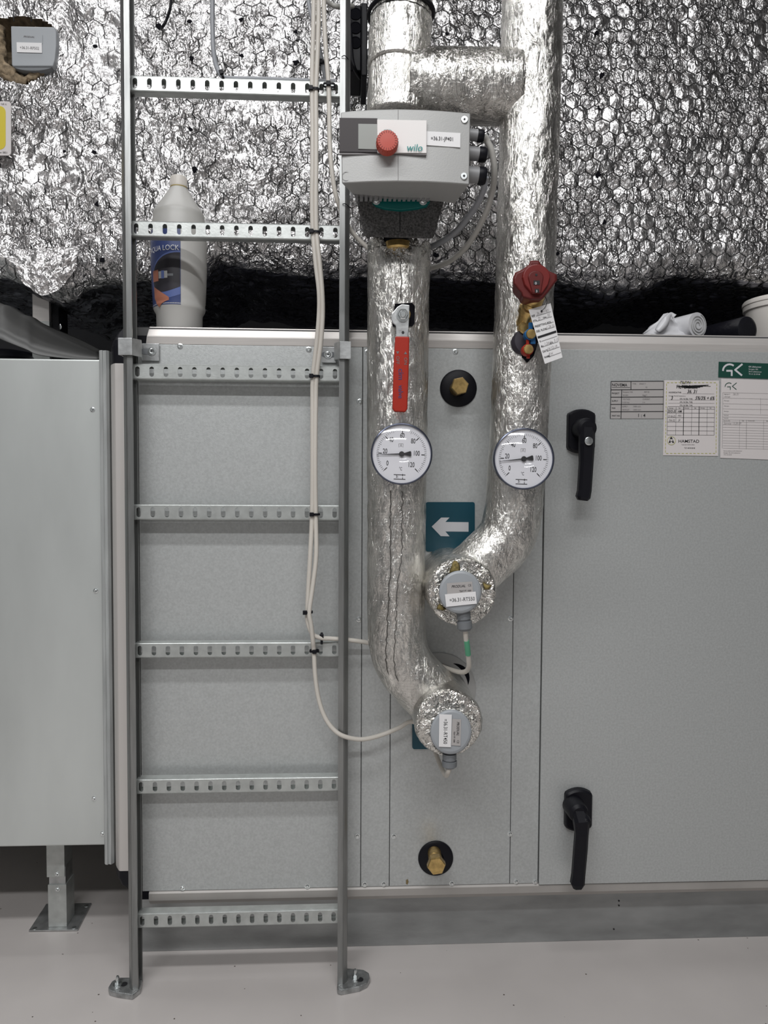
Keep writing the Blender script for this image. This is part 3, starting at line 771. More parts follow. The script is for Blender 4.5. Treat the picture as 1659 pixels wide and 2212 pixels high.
pipe('branch_run', [W(880,187,YP), W(990,188,YP), W(1120,190,YP)], .058, pB)
pipe('upper_run', [W(872,-60,YP), W(867,60,YP), W(860,200,YP), W(858,262,YP)], lambda s: .0495+.002*s, pB)
pipe('upper_sleeve', [W(867,45,YP-.001), W(865,80,YP-.001), W(862,150,YP-.001)], .0525, pB)
# yellow wool peeping out of the upper cap
for (u, v, pts) in ((983,1224,[(-14,14),(-8,-2),(-3,-13),(4,-14),(10,-4),(12,12)]),(951,1313,[(-9,2),(-2,-9),(6,-4),(14,3),(6,6)]),(1050,1266,[(-8,-8),(4,-3),(13,-2),(6,8),(-4,8)])):
    P = [W(u+a, v+b, YS-.0015) for a, b in pts]; cc = W(u, v+2, YS-.006); Q = [cc+(p-cc)*.5+Vector((0,-.003,0)) for p in P]
    MB().loft(P, Q).put('wool_tuft', 'wool2', pB, smooth=True)
# black band round the top of the pump pipe
c = W(866, 32, YP); mb = MB(); 
mb.tube([c+Vector((.0545*cos(a), .0545*sin(a), .002*cos(a))) for a in [2*pi*k/48 for k in range(49)]], .0035, 8, 0)
mb.box(c.x-.032, c.x-.020, YP-.058, YP-.045, c.z-.004, c.z+.008)
tag(mb.put('hose_band', 'black', smooth=True, auto=40), 'black strap tightened round the foil pipe at the top edge', 'strap')
# cracked tape seams, following the pipe surface
def onpipe(u, v, cu, r, lift=.0012):
    c = W(cu, v, YP); q = W(u, v, YP-r*.85); dx = max(-r*.98, min(r*.98, (q.x-c.x)))
    y = YP-sqrt(max(0, r*r-dx*dx)); return Vector((W(u, v, y).x, y-lift, W(u, v, y).z))
def seam(pts, r, parent, wd=.0022, m='zincd', jit=2.0, name='tape_seam'):
    P = []
    for (a, b) in zip(pts, pts[1:]):
        n = max(2, int(abs(b[1]-a[1])/7))
        for i in range(n):
            t = i/n; u = a[0]+(b[0]-a[0])*t+random.uniform(-jit, jit); v = a[1]+(b[1]-a[1])*t; cu = a[2]+(b[2]-a[2])*t
            P.append(onpipe(u, v, cu, r))
    mb = MB()
    mb.tube(P, wd/2, 5, 0); return mb.put(name, m, parent)
seamd = M['seam'] = mat('seam_dark', (.05,.045,.04), .6)
seam([(843,1060,857),(843,1240,856),(837,1330,856),(833,1440,868),(855,1490,905),(888,1526,935)], .0515, pA, .0016, 'seam')
seam([(866,560,861),(867,600,861),(865,650,860)], .0545, pA, .0016, 'seam')
seam([(869,1060,857),(868,1190,856),(858,1280,856),(852,1400,862),(852,1450,872),(872,1500,918)], .0515, pA, .0012, 'seam')
# ball valve lever
lev = thing('valve_lever', 'red grip lever of the ball valve on the left foil pipe', 'lever', W(868, 800, 1.15))
YV = 1.150
cut = []
for (u, v) in ((853,657),(890,655),(896,662),(895,700),(890,706),(848,706),(846,690),(851,670)): cut.append(onpipe(u, v, 860, .053, .002))
MB().prism(cut, (0,-.0008,0)).put('cutout_shade_patch', 'blackm', pA)  # black patch on the foil, paints the shade of the hole behind the lever
c = W(870, 682, YP-.055); MB().lathe([(.012,0),(.012,.010),(.008,.011)], c, n=24).put('valve_stem', 'brass', lev, smooth=True, auto=30)
pl = [(858,663),(868,657),(885,659),(884,690),(882,728),(856,728),(855,703),(848,697),(845,690),(846,678)]
MB().prism([W(u, v, YV) for u, v in pl], (0,.004,0)).put('lever_plate', 'zinc' if False else 'zincd', lev, bevel=.001)
c = W(870, 681, YV); MB().lathe([(.0105,0),(.0105,.0012)], c, n=28).lathe([(.0088,.0012),(.0088,.0065),(.0075,.0075)], c, n=6).lathe([(.0048,.0075),(.0048,.0105),(.0040,.0112)], c, n=20).put('nut', 'zinc', lev, smooth=True, auto=30)
MB().lathe([(.0022,0),(.0022,.0004)], W(870.5, 718, YV-.0004), n=14).put('plate_hole', 'ink', lev)
gp = [(854,726),(884.5,727),(883,800),(880,883),(876,890),(852,889),(848,882),(850,800)]
MB().prism([W(u, v, YV-.003) for u, v in gp], (0,.009,0)).put('grip', 'red', lev, bevel=.002)
mb = MB(); Yt = YV-.0034
T(mb, 'cim', 861, 796, Yt, 11, rot=90, bold=.012, sx=1.1); T(mb, 'valve', 861, 832, Yt, 10, rot=90, bold=.01)
mb.put('lettering', 'inkb', lev)
mb = MB(); T(mb, 'OFF', 856, 769, Yt, 7, rot=90); T(mb, 'ON', 873, 772, Yt, 7, rot=90)
for (u, v, s) in ((859,762,1),(876,762,-1)): mb.add([W(u-3.5, v-3*s, Yt), W(u+3.5, v-3*s, Yt), W(u, v+3*s, Yt)], [(0,1,2)])
mb.put('lettering', 'inkg', lev)

# ------------------------------------------------------------ dial thermometers
def gauge(u, v, R, needle, tilt, label):
    Yg = 1.155; c0 = W(u, v, Yg); g = thing('dial_thermometer', label, 'thermometer', c0)
    MB().lathe([(R*.86,-.022),(R*.93,-.018),(R*.96,-.004),(R*.97,.004),(R*.985,.0065),(R*.97,.008),(R*.945,.0085),(R*.93,.0075),(R*.925,.004)], c0, n=96).put('case_ring', 'bezel', g, smooth=True, auto=35)
    MB().lathe([(R*.3,-.055),(R*.3,-.02)], c0, n=24).put('stem', 'zincd', g, smooth=True, auto=35)
    MB().lathe([(R*.93,.0040),(R*.93,.0046)], c0, n=96).put('dial', 'dial', g)
    yl = c0.y-.0049
    def at(a, r, dy=0): a = radians(a-tilt); return Vector((c0.x+r*cos(a), yl-dy, c0.z+r*sin(a)))
    mb = MB()
    for k in range(0, 121, 2):
        a = 225-2.25*k
        if k % 20 == 0: mb.rib([at(a, R*.80), at(a, R*.74)], R*.010); mb.rib([at(a, R*.74), at(a, R*.64)], R*.026)
        else: mb.rib([at(a, R*.80), at(a, R*(.71 if k % 10 == 0 else .735))], R*.009)
    sz = R*.155/.7
    for t, x, z in (('0',-.44,-.38),('20',-.53,-.00),('40',-.35,.37),('60',0,.515),('80',.355,.355),('100',.475,-.03),('120',.32,-.40)):
        a = radians(-tilt); add_text(mb, t, Vector((c0.x+(x*cos(a)-z*sin(a))*R, yl, c0.z+(x*sin(a)+z*cos(a))*R)), sz, rot=tilt, sx=.66, align='CENTER', bold=.008)
    add_text(mb, '°C', at(0, 0)+Vector((-.03*R, 0, -.52*R)), sz*.68, rot=tilt, sx=.62, align='CENTER')
    for zz in (-.655, -.795): mb.rib([Vector((c0.x-.24*R, yl, c0.z+zz*R)), Vector((c0.x+.12*R, yl, c0.z+(zz-.012)*R))], R*.022)
    mb.rib([Vector((c0.x+.035*R, yl, c0.z-.70*R)), Vector((c0.x+.035*R, yl, c0.z-.64*R))], R*.02); mb.rib([Vector((c0.x+.035*R, yl, c0.z-.75*R)), Vector((c0.x+.035*R, yl, c0.z-.80*R))], R*.02)
    add_text(mb, '3:', Vector((c0.x-.18*R, yl, c0.z-.755*R)), R*.11, bold=.01)
    mb.put('scale_marking', 'ink', g)
    mb = MB(); x, z = c0.x-.02*R, c0.z+.27*R; a_ = R*.07
    for P in ([(-1,-.8),(-1,.8),(1,.8),(1,-.8)], [(-.6,-.7),(0,.6),(.6,-.7)], [(-.3,-.2),(.3,-.2)]):
        mb.rib([Vector((x+p*a_, yl, z+q*a_)) for p, q in P], R*.008)
    mb.put('maker_mark', 'inkg', g)
    mb = MB(); a = 225-2.25*needle
    d = Vector((cos(radians(a-tilt)), 0, sin(radians(a-tilt)))); q = Vector((-d.z, 0, d.x)); o = Vector((c0.x, yl-.0014, c0.z))
    mb.prism([o+q*R*.022, o+d*R*.80+q*R*.004, o+d*R*.80-q*R*.004, o-q*R*.022], (0,-.0006,0))
    mb.prism([o+q*R*.03, o-d*R*.10+q*R*.035, o-d*R*.28+q*R*.085, o-d*R*.305+q*R*.06, o-d*R*.305-q*R*.06, o-d*R*.28-q*R*.085, o-d*R*.10-q*R*.035, o-q*R*.03], (0,-.0006,0))
    mb.lathe([(R*.085,0),(R*.085,.0012),(R*.07,.0016)], o, n=24)
    mb.put('needle', 'ink', g)
    MB().lathe([(R*.925,.0082),(R*.92,.0086)], c0, n=64).put('glass', 'glass', g, smooth=True)
gauge(867, 981, .0508, 18.3, 2.0, 'round dial thermometer below the red lever, needle just under 20')
gauge(1129.5, 991.5, .0512, 16.6, 1.5, 'round dial thermometer on the right pipe beneath the white hanging tag')

# ------------------------------------------------------------ duct temperature sensors on the pipe ends
def sensor(cu, cv, ru, rv, lab, code, rot, glu, label):
    Y0 = YS-.004; g = thing('temperature_sensor', label, 'sensor', W(cu, cv, Y0-.02))
    c = W(cu, cv, Y0); yf = Y0-.030; cf = W(cu, cv, yf)
    r1 = ru*PX(yf); r2 = rv*PX(yf); mb = MB(); n = 64
    prof = [(1.0,0,c),(1.0,.45,None),(.985,.5,None),(1.0,.55,None),(.99,.85,None),(.95,.95,None),(.86,1.0,None),(.4,1.03,None),(.01,1.03,None)]
    rings = []
    for s, t, _ in prof:
        cc = c.lerp(cf, t) if t <= 1 else cf+Vector((0,-.001,0))
        rings.append([cc+Vector((r1*s*cos(2*pi*k/n), 0, r2*s*sin(2*pi*k/n))) for k in range(n)])
    for i, (A, B) in enumerate(zip(rings, rings[1:])): mb.loft(A, B, i == 0, i == len(rings)-2)
    mb.put('housing', 'sensor', g, smooth=True, auto=40)
    u0, v0, u1, v1 = glu; a = W(u0, v0, Y0-.012); b = W(u1, v1, Y0-.012); ax = (b-a).normalized(); L = (b-a).length
    MB().lathe([(.0115,-.004),(.0115,L*.30),(.0100,L*.32),(.0100,L*.42),(.0122,L*.44),(.0122,L*.85),(.0085,L)], a, ax, 12).put('cable_gland', 'sensord', g, smooth=True, auto=35)
    yt = yf-.0016
    def rect(P, y): return [W(u, v, y) for u, v in P]
    MB().prism(rect(lab['plate'], yt), (0,.0006,0)).put('type_plate', 'plate', g)
    MB().prism(rect(lab['tag'], yt-.0008), (0,.0007,0)).put('tag_label', 'paper', g)
    mb = MB(); T(mb, code, *lab['codexy'], yt-.0010, 8.2, rot=rot, bold=.005, sx=.82); mb.put('lettering', 'ink', g)
    mb = MB()
    for s, u, v, hp, bb, sh in lab['txt']: T(mb, s, u, v, yt-.0002, hp, rot=rot, bold=bb, shear=sh, sx=.85)
    mb.put('lettering', 'ink', g)
    return b
sB = sensor(994, 1279, 47.5, 48, dict(plate=[(965,1260),(1020,1256),(1022,1280),(966,1284)], tag=[(961,1284),(1027.5,1278),(1030,1304),(964,1311)], codexy=(971,1300.5),
   txt=[('PRODUAL', 975, 1270, 5.6, .02, .3), ('CE', 1011, 1267, 5, 0, 0), ('TEAT PT 1000', 992, 1279, 3.6, .01, 0)]),
   '=36.31-RT550', -3.5, (1001,1326,1005,1362), 'round grey sensor on the upper pipe end, tag reading RT550')
sA = sensor(974, 1581, 46.5, 51, dict(plate=[(977,1553),(996,1554),(995,1611),(975,1610)], tag=[(949,1543),(976,1544),(974,1614),(948,1613)], codexy=(959,1553),
   txt=[('PRODUAL', 987, 1559, 5.6, .02, .3), ('CE', 987, 1599, 5, 0, 0), ('TEAT PT 1000', 980, 1580, 3.4, .01, 0)]),
   '=36.31-RT450', 90.5, (971,1632,971,1658), 'round grey sensor on the lower pipe end, tag reading RT450')

# ------------------------------------------------------------ pump
pu = thing('circulation_pump', 'grey circulation pump controller with red dial above the left foil pipe', 'pump', W(875, 440, 1.12))
Yf = 1.05; 
top = [(736,243),(760,240),(800,237.5),(860,236),(920,237.5),(970,241),(1016,245)]
bot = [(1014,399),(970,395.5),(920,393),(857,392),(800,393),(760,395),(738,396)]
yb = lambda u: Yf-.008*(1-((u-876)/141)**2)
front = [W(u, v, yb(u)) for u, v in top+bot]
Ym = 1.125
back = [W(u, v, Ym) for u, v in [(752,250),(775,248),(810,246),(860,245),(920,246),(962,249),(1000,252)]] 
bz = W(860, 437, Ym).z
back += [Vector((W(u, v, Ym).x, Ym, W(u, v, Ym).z)) for u, v in [(982,441),(960,437),(915,433),(860,432),(805,428),(785,426),(766,424)]]
mb = MB(); n = len(front); mb.loft(front, back, False, True)
# front face strip by strip so it can bulge
for i in range(6): mb.add([front[i], front[i+1], front[12-i], front[13-i]], [(0,1,2,3)])
mb.put('controller_housing', 'pump', pu, bevel=.0016, merge=True, smooth=True, auto=25)
# underside tone
mb = MB(); mb.rib([W(860,237,yb(860)-.0004), W(860,391.5,yb(860)-.0004)], .0006); mb.put('housing_seam', 'inkg', pu)
mb = MB()
for k in range(17):
    u = 757+k*10.3
    a = W(u, 409, 1.116); b = W(u+6.2, 431, 1.116)
    mb.box(a.x, b.x, 1.112, 1.124, b.z, a.z)
mb.put('cooling_fins', 'pumpd', pu)
te = [(803,412),(929,412),(929,436),(922,445),(900,450),(865,454),(830,450),(812,444),(804,436)]
MB().prism([W(u, v, 1.128) for u, v in te], (0,.05,0)).put('motor_flange', 'teal', pu, bevel=.001)
for (u, v) in ((813,433),(914,434)): screw(W(u, v, 1.127), pu, .0055, name='flange_bolt')
A = [(767,418),(961,430),(936,516),(786,512)]
mb = MB(); Y0 = 1.135
fr = [W(u, v, Y0) for u, v in A]
bk = [W(u, v, 1.27) for u, v in [(775,440),(948,445),(926,506),(796,503)]]
mb.loft(fr, bk); mb.put('foam_shell', 'foam', pu, bevel=.004)
mb = MB().rib([W(864, 452, Y0-.0005), W(864, 500, Y0-.0005)], .0018); mb.put('shell_joint', 'ink', pu)
c = W(858, 516, 1.165); MB().lathe([(.0215,-.03),(.0215,-.001),(.0205,.0)], Vector((c.x, 1.187, c.z)), (0,0,-1), 8).put('union_nut', 'blackm', pu)
c = W(862, 516, 1.165); MB().lathe([(.0222,0),(.0222,.009),(.020,.012)], Vector((c.x, 1.187, c.z)), (0,0,-1), 32).put('brass_union', 'brass', pu, smooth=True, auto=30)
def face(pts, dy=0, th=.001): return MB().prism([W(u, v, yb(u)-dy) for u, v in pts], (0,-th,0))
face([(733.5,259),(815,260),(815,333),(733.5,332)], -.003, .006).put('display_panel', 'pdark', pu)
face([(774,268),(815,268.5),(815,323),(774,322)], .0025, .0008).put('display_screen', 'lcd', pu)
face([(814.5,260),(921.5,262),(921,333),(815,331.5)], .0018, .0030).put('cover_card', 'white', pu, bevel=.0006)
face([(733,332),(921,333.3),(921,337),(733,335.5)], .001, .003).put('cover_edge', 'inkg', pu)
Yk = 1.036; mb = MB(); n = 48
rr = 23*PX(Yk-.012)
c = W(836, 313.5, Yk-.002)
mb.lathe([(rr*1.02,0),(rr*1.03,.005),(rr*.98,.012),(rr*.92,.0145),(rr*.2,.015)], c, n=48)
for k in range(24):
    a = 2*pi*k/24; d = Vector((cos(a),0,sin(a))); p0 = c+d*rr*.99; t = Vector((-d.z,0,d.x))*rr*.035
    mb.add([p0-t+Vector((0,-.003,0)), p0+t+Vector((0,-.003,0)), p0+t+d*rr*.05+Vector((0,-.003,0)), p0-t+d*rr*.05+Vector((0,-.003,0)),
            p0-t+Vector((0,-.012,0)), p0+t+Vector((0,-.012,0)), p0+t+d*rr*.03+Vector((0,-.012,0)), p0-t+d*rr*.03+Vector((0,-.012,0))], [(0,3,2,1),(4,5,6,7),(0,1,5,4),(1,2,6,5),(2,3,7,6),(3,0,4,7)])
mb.put('setting_dial', 'redk', pu, smooth=True, auto=30)
mb = MB()
for k in range(22):
    a = 2*pi*k/22; d = Vector((cos(a),0,sin(a))); p0 = c+Vector((0,-.0152,0)); mb.rib([p0+d*rr*.70, p0+d*rr*.90], .0005)
mb.put('dial_graduation', 'dred', pu)
mb = MB(); T(mb, 'wilo', 877.5, 325.5, 1.0365, 14.5, bold=.004, shear=.2, sx=.97); mb.put('lettering', 'tealt', pu)
mb = MB(); mb.rib([W(829,281,1.0368), W(833,280,1.0368), W(842,280,1.0368), W(846,282,1.0368)], .0005); mb.rib([W(828,284,1.0368), W(846,284,1.0368)], .0005); mb.put('dial_symbol', 'tealt', pu)
face([(921.5,284),(994.5,288),(994,319),(921.5,314)], .0006, .0009).put('tag_label', 'paper', pu)
tA = W(930.5, 302.0, yb(930)-.0020); tB = W(985, 304.3, yb(985)-.0020)
mb = MB(); add_text(mb, '=36.31-JP401', tA, 7.6*PX(1.04)/.7, sx=.86, bold=.003, ux=(tB-tA).normalized()); mb.put('lettering', 'ink', pu)
for (u, v) in ((1003,259),(1002,381)):
    p = W(u, v, yb(u)); MB().lathe([(.0052,-.001),(.0052,.0012),(.0045,.0020)], p, n=20).put('housing_screw', 'zinc', pu, smooth=True, auto=30)
    MB().lathe([(.0018,.0021),(.0018,.0024)], p, n=6).put('screw_socket', 'ink', pu)
mb = MB(); c = W(748, 381, yb(748)-.0003); mb.tube([c+Vector((.0062*cos(a),0,.0062*sin(a))) for a in [2*pi*k/24 for k in range(25)]], .00025, 4, 0); mb.put('blank_plug', 'inkg', pu)
glands = []
for (u, v, r, L) in ((1017,291,.0085,.017),(1017,331,.0100,.020),(1016,377,.0118,.020)):
    a = W(u-3, v, 1.085)
    MB().lathe([(r*.95,-.004),(r,.0),(r,L*.8)], a, (1,0,-.08), 20).put('cable_gland', 'pumpd', pu, smooth=True, auto=30)
    MB().lathe([(r*1.08,L*.72),(r*1.1,L*.8),(r*1.1,L*1.15),(r*.95,L*1.3)], a, (1,0,-.08), 14).put('gland_nut', 'black', pu, smooth=True, auto=30)
    glands.append(a+Vector((L*1.3,0,-.08*L*1.3)))

# ------------------------------------------------------------ cables
def cable(name, pts, r, m, label, **k):
    mb = MB().tube([p if isinstance(p, Vector) else W(*p) for p in pts], r, 12, 10)
    return tag(mb.put(name, m, smooth=True, auto=60), label, 'cable')
cable('cable', [glands[0], (1052,305,1.09),(1063,330,1.095),(1068,375,1.11),(1062,420,1.14),(1045,470,1.17),(1010,530,1.21),(970,565,1.25),(925,580,1.285),(880,583,1.30)], .0048, 'cabletr', 'pale grey cable looping from the top pump gland down behind the pipe')
cable('cable', [glands[2], (1046,390,1.09),(1044,412,1.10),(1025,450,1.13),(990,495,1.18),(955,522,1.22),(920,536,1.26),(880,545,1.285)], .0050, 'cabled', 'blue grey cable curving from the bottom pump gland to behind the pipe')
YK = 1.280  # cables run just in front of the rungs
lst = [W(1005,1358,1.128), (1007,1385,1.135),(1012,1420,1.15),(1012,1443,1.165),(1000,1452,1.19),(975,1447,1.24),(940,1434,1.29),(880,1412,1.30),(820,1395,1.30),(793,1388,1.296),(750,1382,1.288),(715,1379.5,1.284),(693,1378,1.278),(675,1369,1.274),(665,1345,1.272),(664,1318,1.272),(666,1270,1.272),(670,1200,1.272),(674,1110,1.279),(675,1000,1.276),(675,880,1.278),(676,814,1.279),(684,740,1.276),(689,680,1.274),(689,630,1.273),(682,570,1.276),(676,503,1.279),(674,430,1.277),(675,361,1.276),(675,270,1.278),(674,198,1.279),(675,120,1.278),(677,50,1.276),(678,-20,1.276)]
cable('cable', lst, .0041, 'cable', 'beige cable from the RT550 sensor, left one of the pair up the ladder')
lst = [W(971,1655,1.126), (968,1668,1.13),(962,1674,1.16),(950,1650,1.22),(925,1590,1.29),(892,1559,1.298),(860,1573,1.292),(820,1589,1.285),(780,1597,1.275),(742,1590,1.266),(718,1573,1.268),(700,1545,1.272),(688,1508,1.275),(681,1460,1.276),(678,1406,1.278),(676,1385,1.272),(672,1350,1.266),(668,1322,1.264),(675,1270,1.268),(683,1200,1.272),(682,1110,1.279),(681,1000,1.276),(682,880,1.278),(684,814,1.279),(693,740,1.276),(697,680,1.274),(696,630,1.273),(691,570,1.276),(684,503,1.279),(682.5,430,1.277),(683,361,1.276),(683,270,1.278),(682.5,198,1.279),(686,110,1.278),(688,40,1.276),(688,-20,1.276)]
cable('cable', lst, .0041, 'cable', 'beige cable from the RT450 sensor, right one of the pair up the ladder')
cable('cable', [(699,-20,1.276),(701,50,1.277),(704,110,1.278),(709,172,1.279),(711,219,1.279),(712,300,1.279),(716,361,1.279),(724,415,1.284),(734,447,1.294),(745,475,1.310),(765,507,1.315),(795,535,1.30),(830,560,1.29)], .0042, 'cable', 'beige cable leaving the ladder behind the right rail towards the left pipe')
cable('cable', [(664,-20,1.31),(669,20,1.31),(679,58,1.31),(688,95,1.31),(696,135,1.312),(702,170,1.314),(707,200,1.32)], .0036, 'cabled', 'dark grey cable with green stripe passing behind the beige cables at the top')
cable('cable', [(700,-15,1.30),(706,0,1.30),(716,10,1.305),(735,15,1.31),(762,13,1.34)], .0042, 'cabletr', 'short grey cable bending over to the black junction box at the top')
cable('cable', [(459,-20,1.33),(459,50,1.33),(461,105,1.33),(466,138,1.325),(474,157,1.318),(484,167,1.313),(505,170,1.308),(560,171,1.306),(640,174,1.306),(725,177,1.306)], .0042, 'cabled', 'grey cable coming down behind the top rung left of the beige cables')
cable('cable', [(370,-20,1.47),(368,15,1.47),(360,42,1.475),(351,58,1.48),(345,64,1.53)], .0028, 'black', 'thin black cable entering the foil at the top between the ladder rails')
# green stretch on the RT550 cable
mb = MB().tube([W(1007.5,1383,1.1342), W(1009.5,1398,1.1395), W(1011.3,1414,1.1465)], .0046, 14, 4)
tag(mb.put('cable_marker', 'greenp', smooth=True, auto=60), 'green marker sleeve on the cable below the RT550 sensor', 'marker')

def tie(u, v, Y, wpx, label, rot=0, hpx=7, head=-1, dep=.012):
    mb = MB(); c = W(u, v, Y); a = radians(-rot); ux = Vector((cos(a), 0, sin(a))); uz = Vector((-sin(a), 0, cos(a)))
    L = wpx*PX(Y); h = hpx*PX(Y)
    P = []
    n = 20
    for k in range(n+1):
        t = 2*pi*k/n; s = (abs(cos(t))**.5)*(1 if cos(t) > 0 else -1); q = (abs(sin(t))**.6)*(1 if sin(t) > 0 else -1)
        P.append(c+ux*(L/2*s)+Vector((0, dep*q*.5, 0)))
    for A, B in zip(P, P[1:]):
        d = (B-A).normalized(); nn = d.cross(uz).normalized()*.0007
        mb.hexa([A-uz*h*.36-nn, B-uz*h*.36-nn, B-uz*h*.36+nn, A-uz*h*.36+nn, A+uz*h*.36-nn, B+uz*h*.36-nn, B+uz*h*.36+nn, A+uz*h*.36+nn])
    hc = c+ux*(head*L*.30)+Vector((0,-dep*.5,0))
    e = h*.62
    mb.hexa([hc+ux*sx*e+Vector((0,sy*.0028,0))+uz*sz*e for sz, in ((-1,),(1,)) for sx, sy in ((-1,-1),(1,-1),(1,1),(-1,1))])
    return tag(mb.put('cable_tie', 'black', bevel=.0006), label, 'cable tie')
tie(678.5, 194, 1.279, 21, 'black cable tie round the two beige cables at the top rung')
tie(711, 184, 1.279, 24, 'black cable tie holding the single beige cable to the top rung', head=-.2)
tie(483, 171, 1.300, 14, 'black cable tie fixing the grey cable to the top rung', rot=70, dep=.03)
tie(696, 137, 1.312, 11, 'small black cable tie round the dark grey cable above the top rung')
tie(680, 502, 1.279, 22, 'black cable tie round the beige cables at the second rung from top')
tie(679.5, 813, 1.279, 22, 'black cable tie round the beige cables at the rung below the clamps')
tie(680, 1111, 1.279, 21, 'black cable tie round the beige cables level with the arrow sign')
tie(665, 1322, 1.268, 20, 'black cable tie round the free beige pair between two rungs')
tie(695, 1379, 1.284, 24, 'upright black cable tie where the branching beige cable leaves the rung', rot=90, head=-.9)
tie(679, 1406, 1.280, 20, 'black cable tie holding the lone beige cable on the fifth rung', head=.1)
mb = MB(); mb.tube([W(738,123,1.270), W(744,120,1.268), W(750,125,1.270), W(756,133,1.285)], .0007, 6, 5)
tag(mb.put('wire_loop', 'black'), 'thin black wire looped round the right ladder rail near the top', 'wire')
mb = MB(); mb.tube([W(740,441,1.270), W(745,440,1.268), W(751,444,1.270), W(757,449,1.285)], .0007, 6, 5)
tag(mb.put('wire_loop', 'black'), 'thin black wire looped round the right ladder rail beside the pump', 'wire')

# ------------------------------------------------------------ balancing valve with handwheel and tag
bv = thing('balancing_valve', 'dark red handwheel balancing valve with brass body on the right foil pipe', 'valve', W(1150, 680, 1.18))
cut = [onpipe(u, v, 1130, .0505, .0020) for u, v in ((1127,640),(1150,636),(1172,646),(1170,700),(1160,745),(1152,770),(1138,784),(1127,772),(1119,750),(1117,722),(1121,690),(1124,660))]
MB().prism(cut, (0,-.0008,0)).put('cutout_shade_patch', 'blackm', pB)  # black surface patch painting the dark cavity round the valve body
Yh = 1.115
sil = [(1145,563),(1164,563),(1169,571),(1187,586),(1203,593),(1203.5,606),(1197,615),(1186,630),(1172,647),(1146,648),(1129,643),(1126,634),(1118,625),(1109,613),(1108,601),(1113,589),(1128,582),(1143,571)]
A = [W(u, v, Yh+.004) for u, v in sil]; cc = W(1157, 606, Yh)
B = [cc+(W(u, v, Yh)-cc)*.93 for u, v in sil]
D = [cc+Vector((0,.034,-.006))+(W(u, v, Yh)-cc)*.80 for u, v in sil]
mb = MB(); mb.loft(B, A, True, False); mb.loft(A, D, False, True); mb.put('handwheel', 'dred', bv, bevel=.0015)
ins = [(1157+30.5*cos(a), 599-30*sin(a)) for a in [pi*k/14 for k in range(15)]]
ins = ins+[(1129,612),(1136,622),(1145,636),(1172,637),(1180,622),(1186,612)]
ins = [(1157+31*cos(pi*k/14), 601-30*sin(pi*k/14)) for k in range(15)]+[(1131,618),(1146,636),(1170,637),(1183,618)]
A2 = [W(u, v, Yh+.001) for u, v in ins]; c2 = W(1158, 604, Yh); B2 = [c2+Vector((0,-.006,0))+(p-c2)*.93 for p in A2]
MB().loft(B2, A2).put('handwheel_face', 'dred2', bv, bevel=.0012)
tr = [(1157+17*cos(pi*k/12), 599-15*sin(pi*k/12)) for k in range(13)]+[(1150,635),(1168,635)][::1]
A3 = [W(u, v, Yh-.006) for u, v in tr]; c3 = W(1158, 606, Yh-.006); B3 = [c3+Vector((0,-.0018,0))+(p-c3)*.9 for p in A3]
MB().loft(B3, A3).put('handwheel_ridge', 'dred', bv, bevel=.0006)
Yw = Yh-.0082
for (u0, v0, u1, v1) in ((1152.5,606,1166,615),(1155.5,624,1164.5,632)): MB().prism([W(u0,v0,Yw), W(u1,v0,Yw), W(u1,v1,Yw), W(u0,v1,Yw)], (0,-.0003,0)).put('setting_window', 'ink', bv)
MB().lathe([(.0018,0),(.0018,.0003)], W(1158.5, 593.5, Yw), n=14).put('setting_screw', 'ink', bv)
mb = MB(); T(mb, '0', 1155.5, 614.5, Yw-.0006, 5.5, bold=.02); T(mb, '3', 1157.5, 631.5, Yw-.0006, 5, bold=.02); mb.put('lettering', 'signw', bv)
a = W(1155, 640, 1.145); b = W(1138, 690, 1.175); ax = (b-a).normalized(); L = (b-a).length
MB().lathe([(.0165,-.01),(.0165,.010),(.0150,.012),(.0150,L*.45),(.0185,L*.5),(.0185,L*.72),(.0155,L*.76),(.0155,L*1.25)], a, ax, 36).put('valve_body', 'brass', bv, smooth=True, auto=30)
MB().lathe([(.011,-.03),(.011,.0),(.009,.002)], W(1135, 707, 1.165), n=24).put('valve_port', 'brass', bv, smooth=True, auto=30)
MB().lathe([(.020,-.01),(.022,0),(.020,.006),(.010,.008)], W(1133, 740, 1.176), (.2,-1,.1), 28).put('measuring_body', mat('measuring_body', (.035,.03,.04), .5), bv, smooth=True, auto=30)
for (u, v, m_, tabs) in ((1146,722,'blue',[(1142,697,1150,712),(1146,730,1156,743)]),(1140.5,755,'red',[(1137,733,1142,748),(1138,768,1144,774)])):
    mb = MB(); c = W(u, v, 1.145); mb.lathe([(.0092,-.012),(.0092,0),(.0085,.001)], c, n=28)
    for (u0, v0, u1, v1) in tabs: p = W(u0, v0, 1.15); q = W(u1, v1, 1.15); mb.box(p.x, q.x, 1.148, 1.153, q.z, p.z)
    mb.put('marker_ring', m_, bv, smooth=True, auto=30)
    MB().lathe([(.0078,-.012),(.0078,.004),(.0070,.0052),(.003,.0055)], c, n=28).put('measuring_cap', 'brass', bv, smooth=True, auto=30)
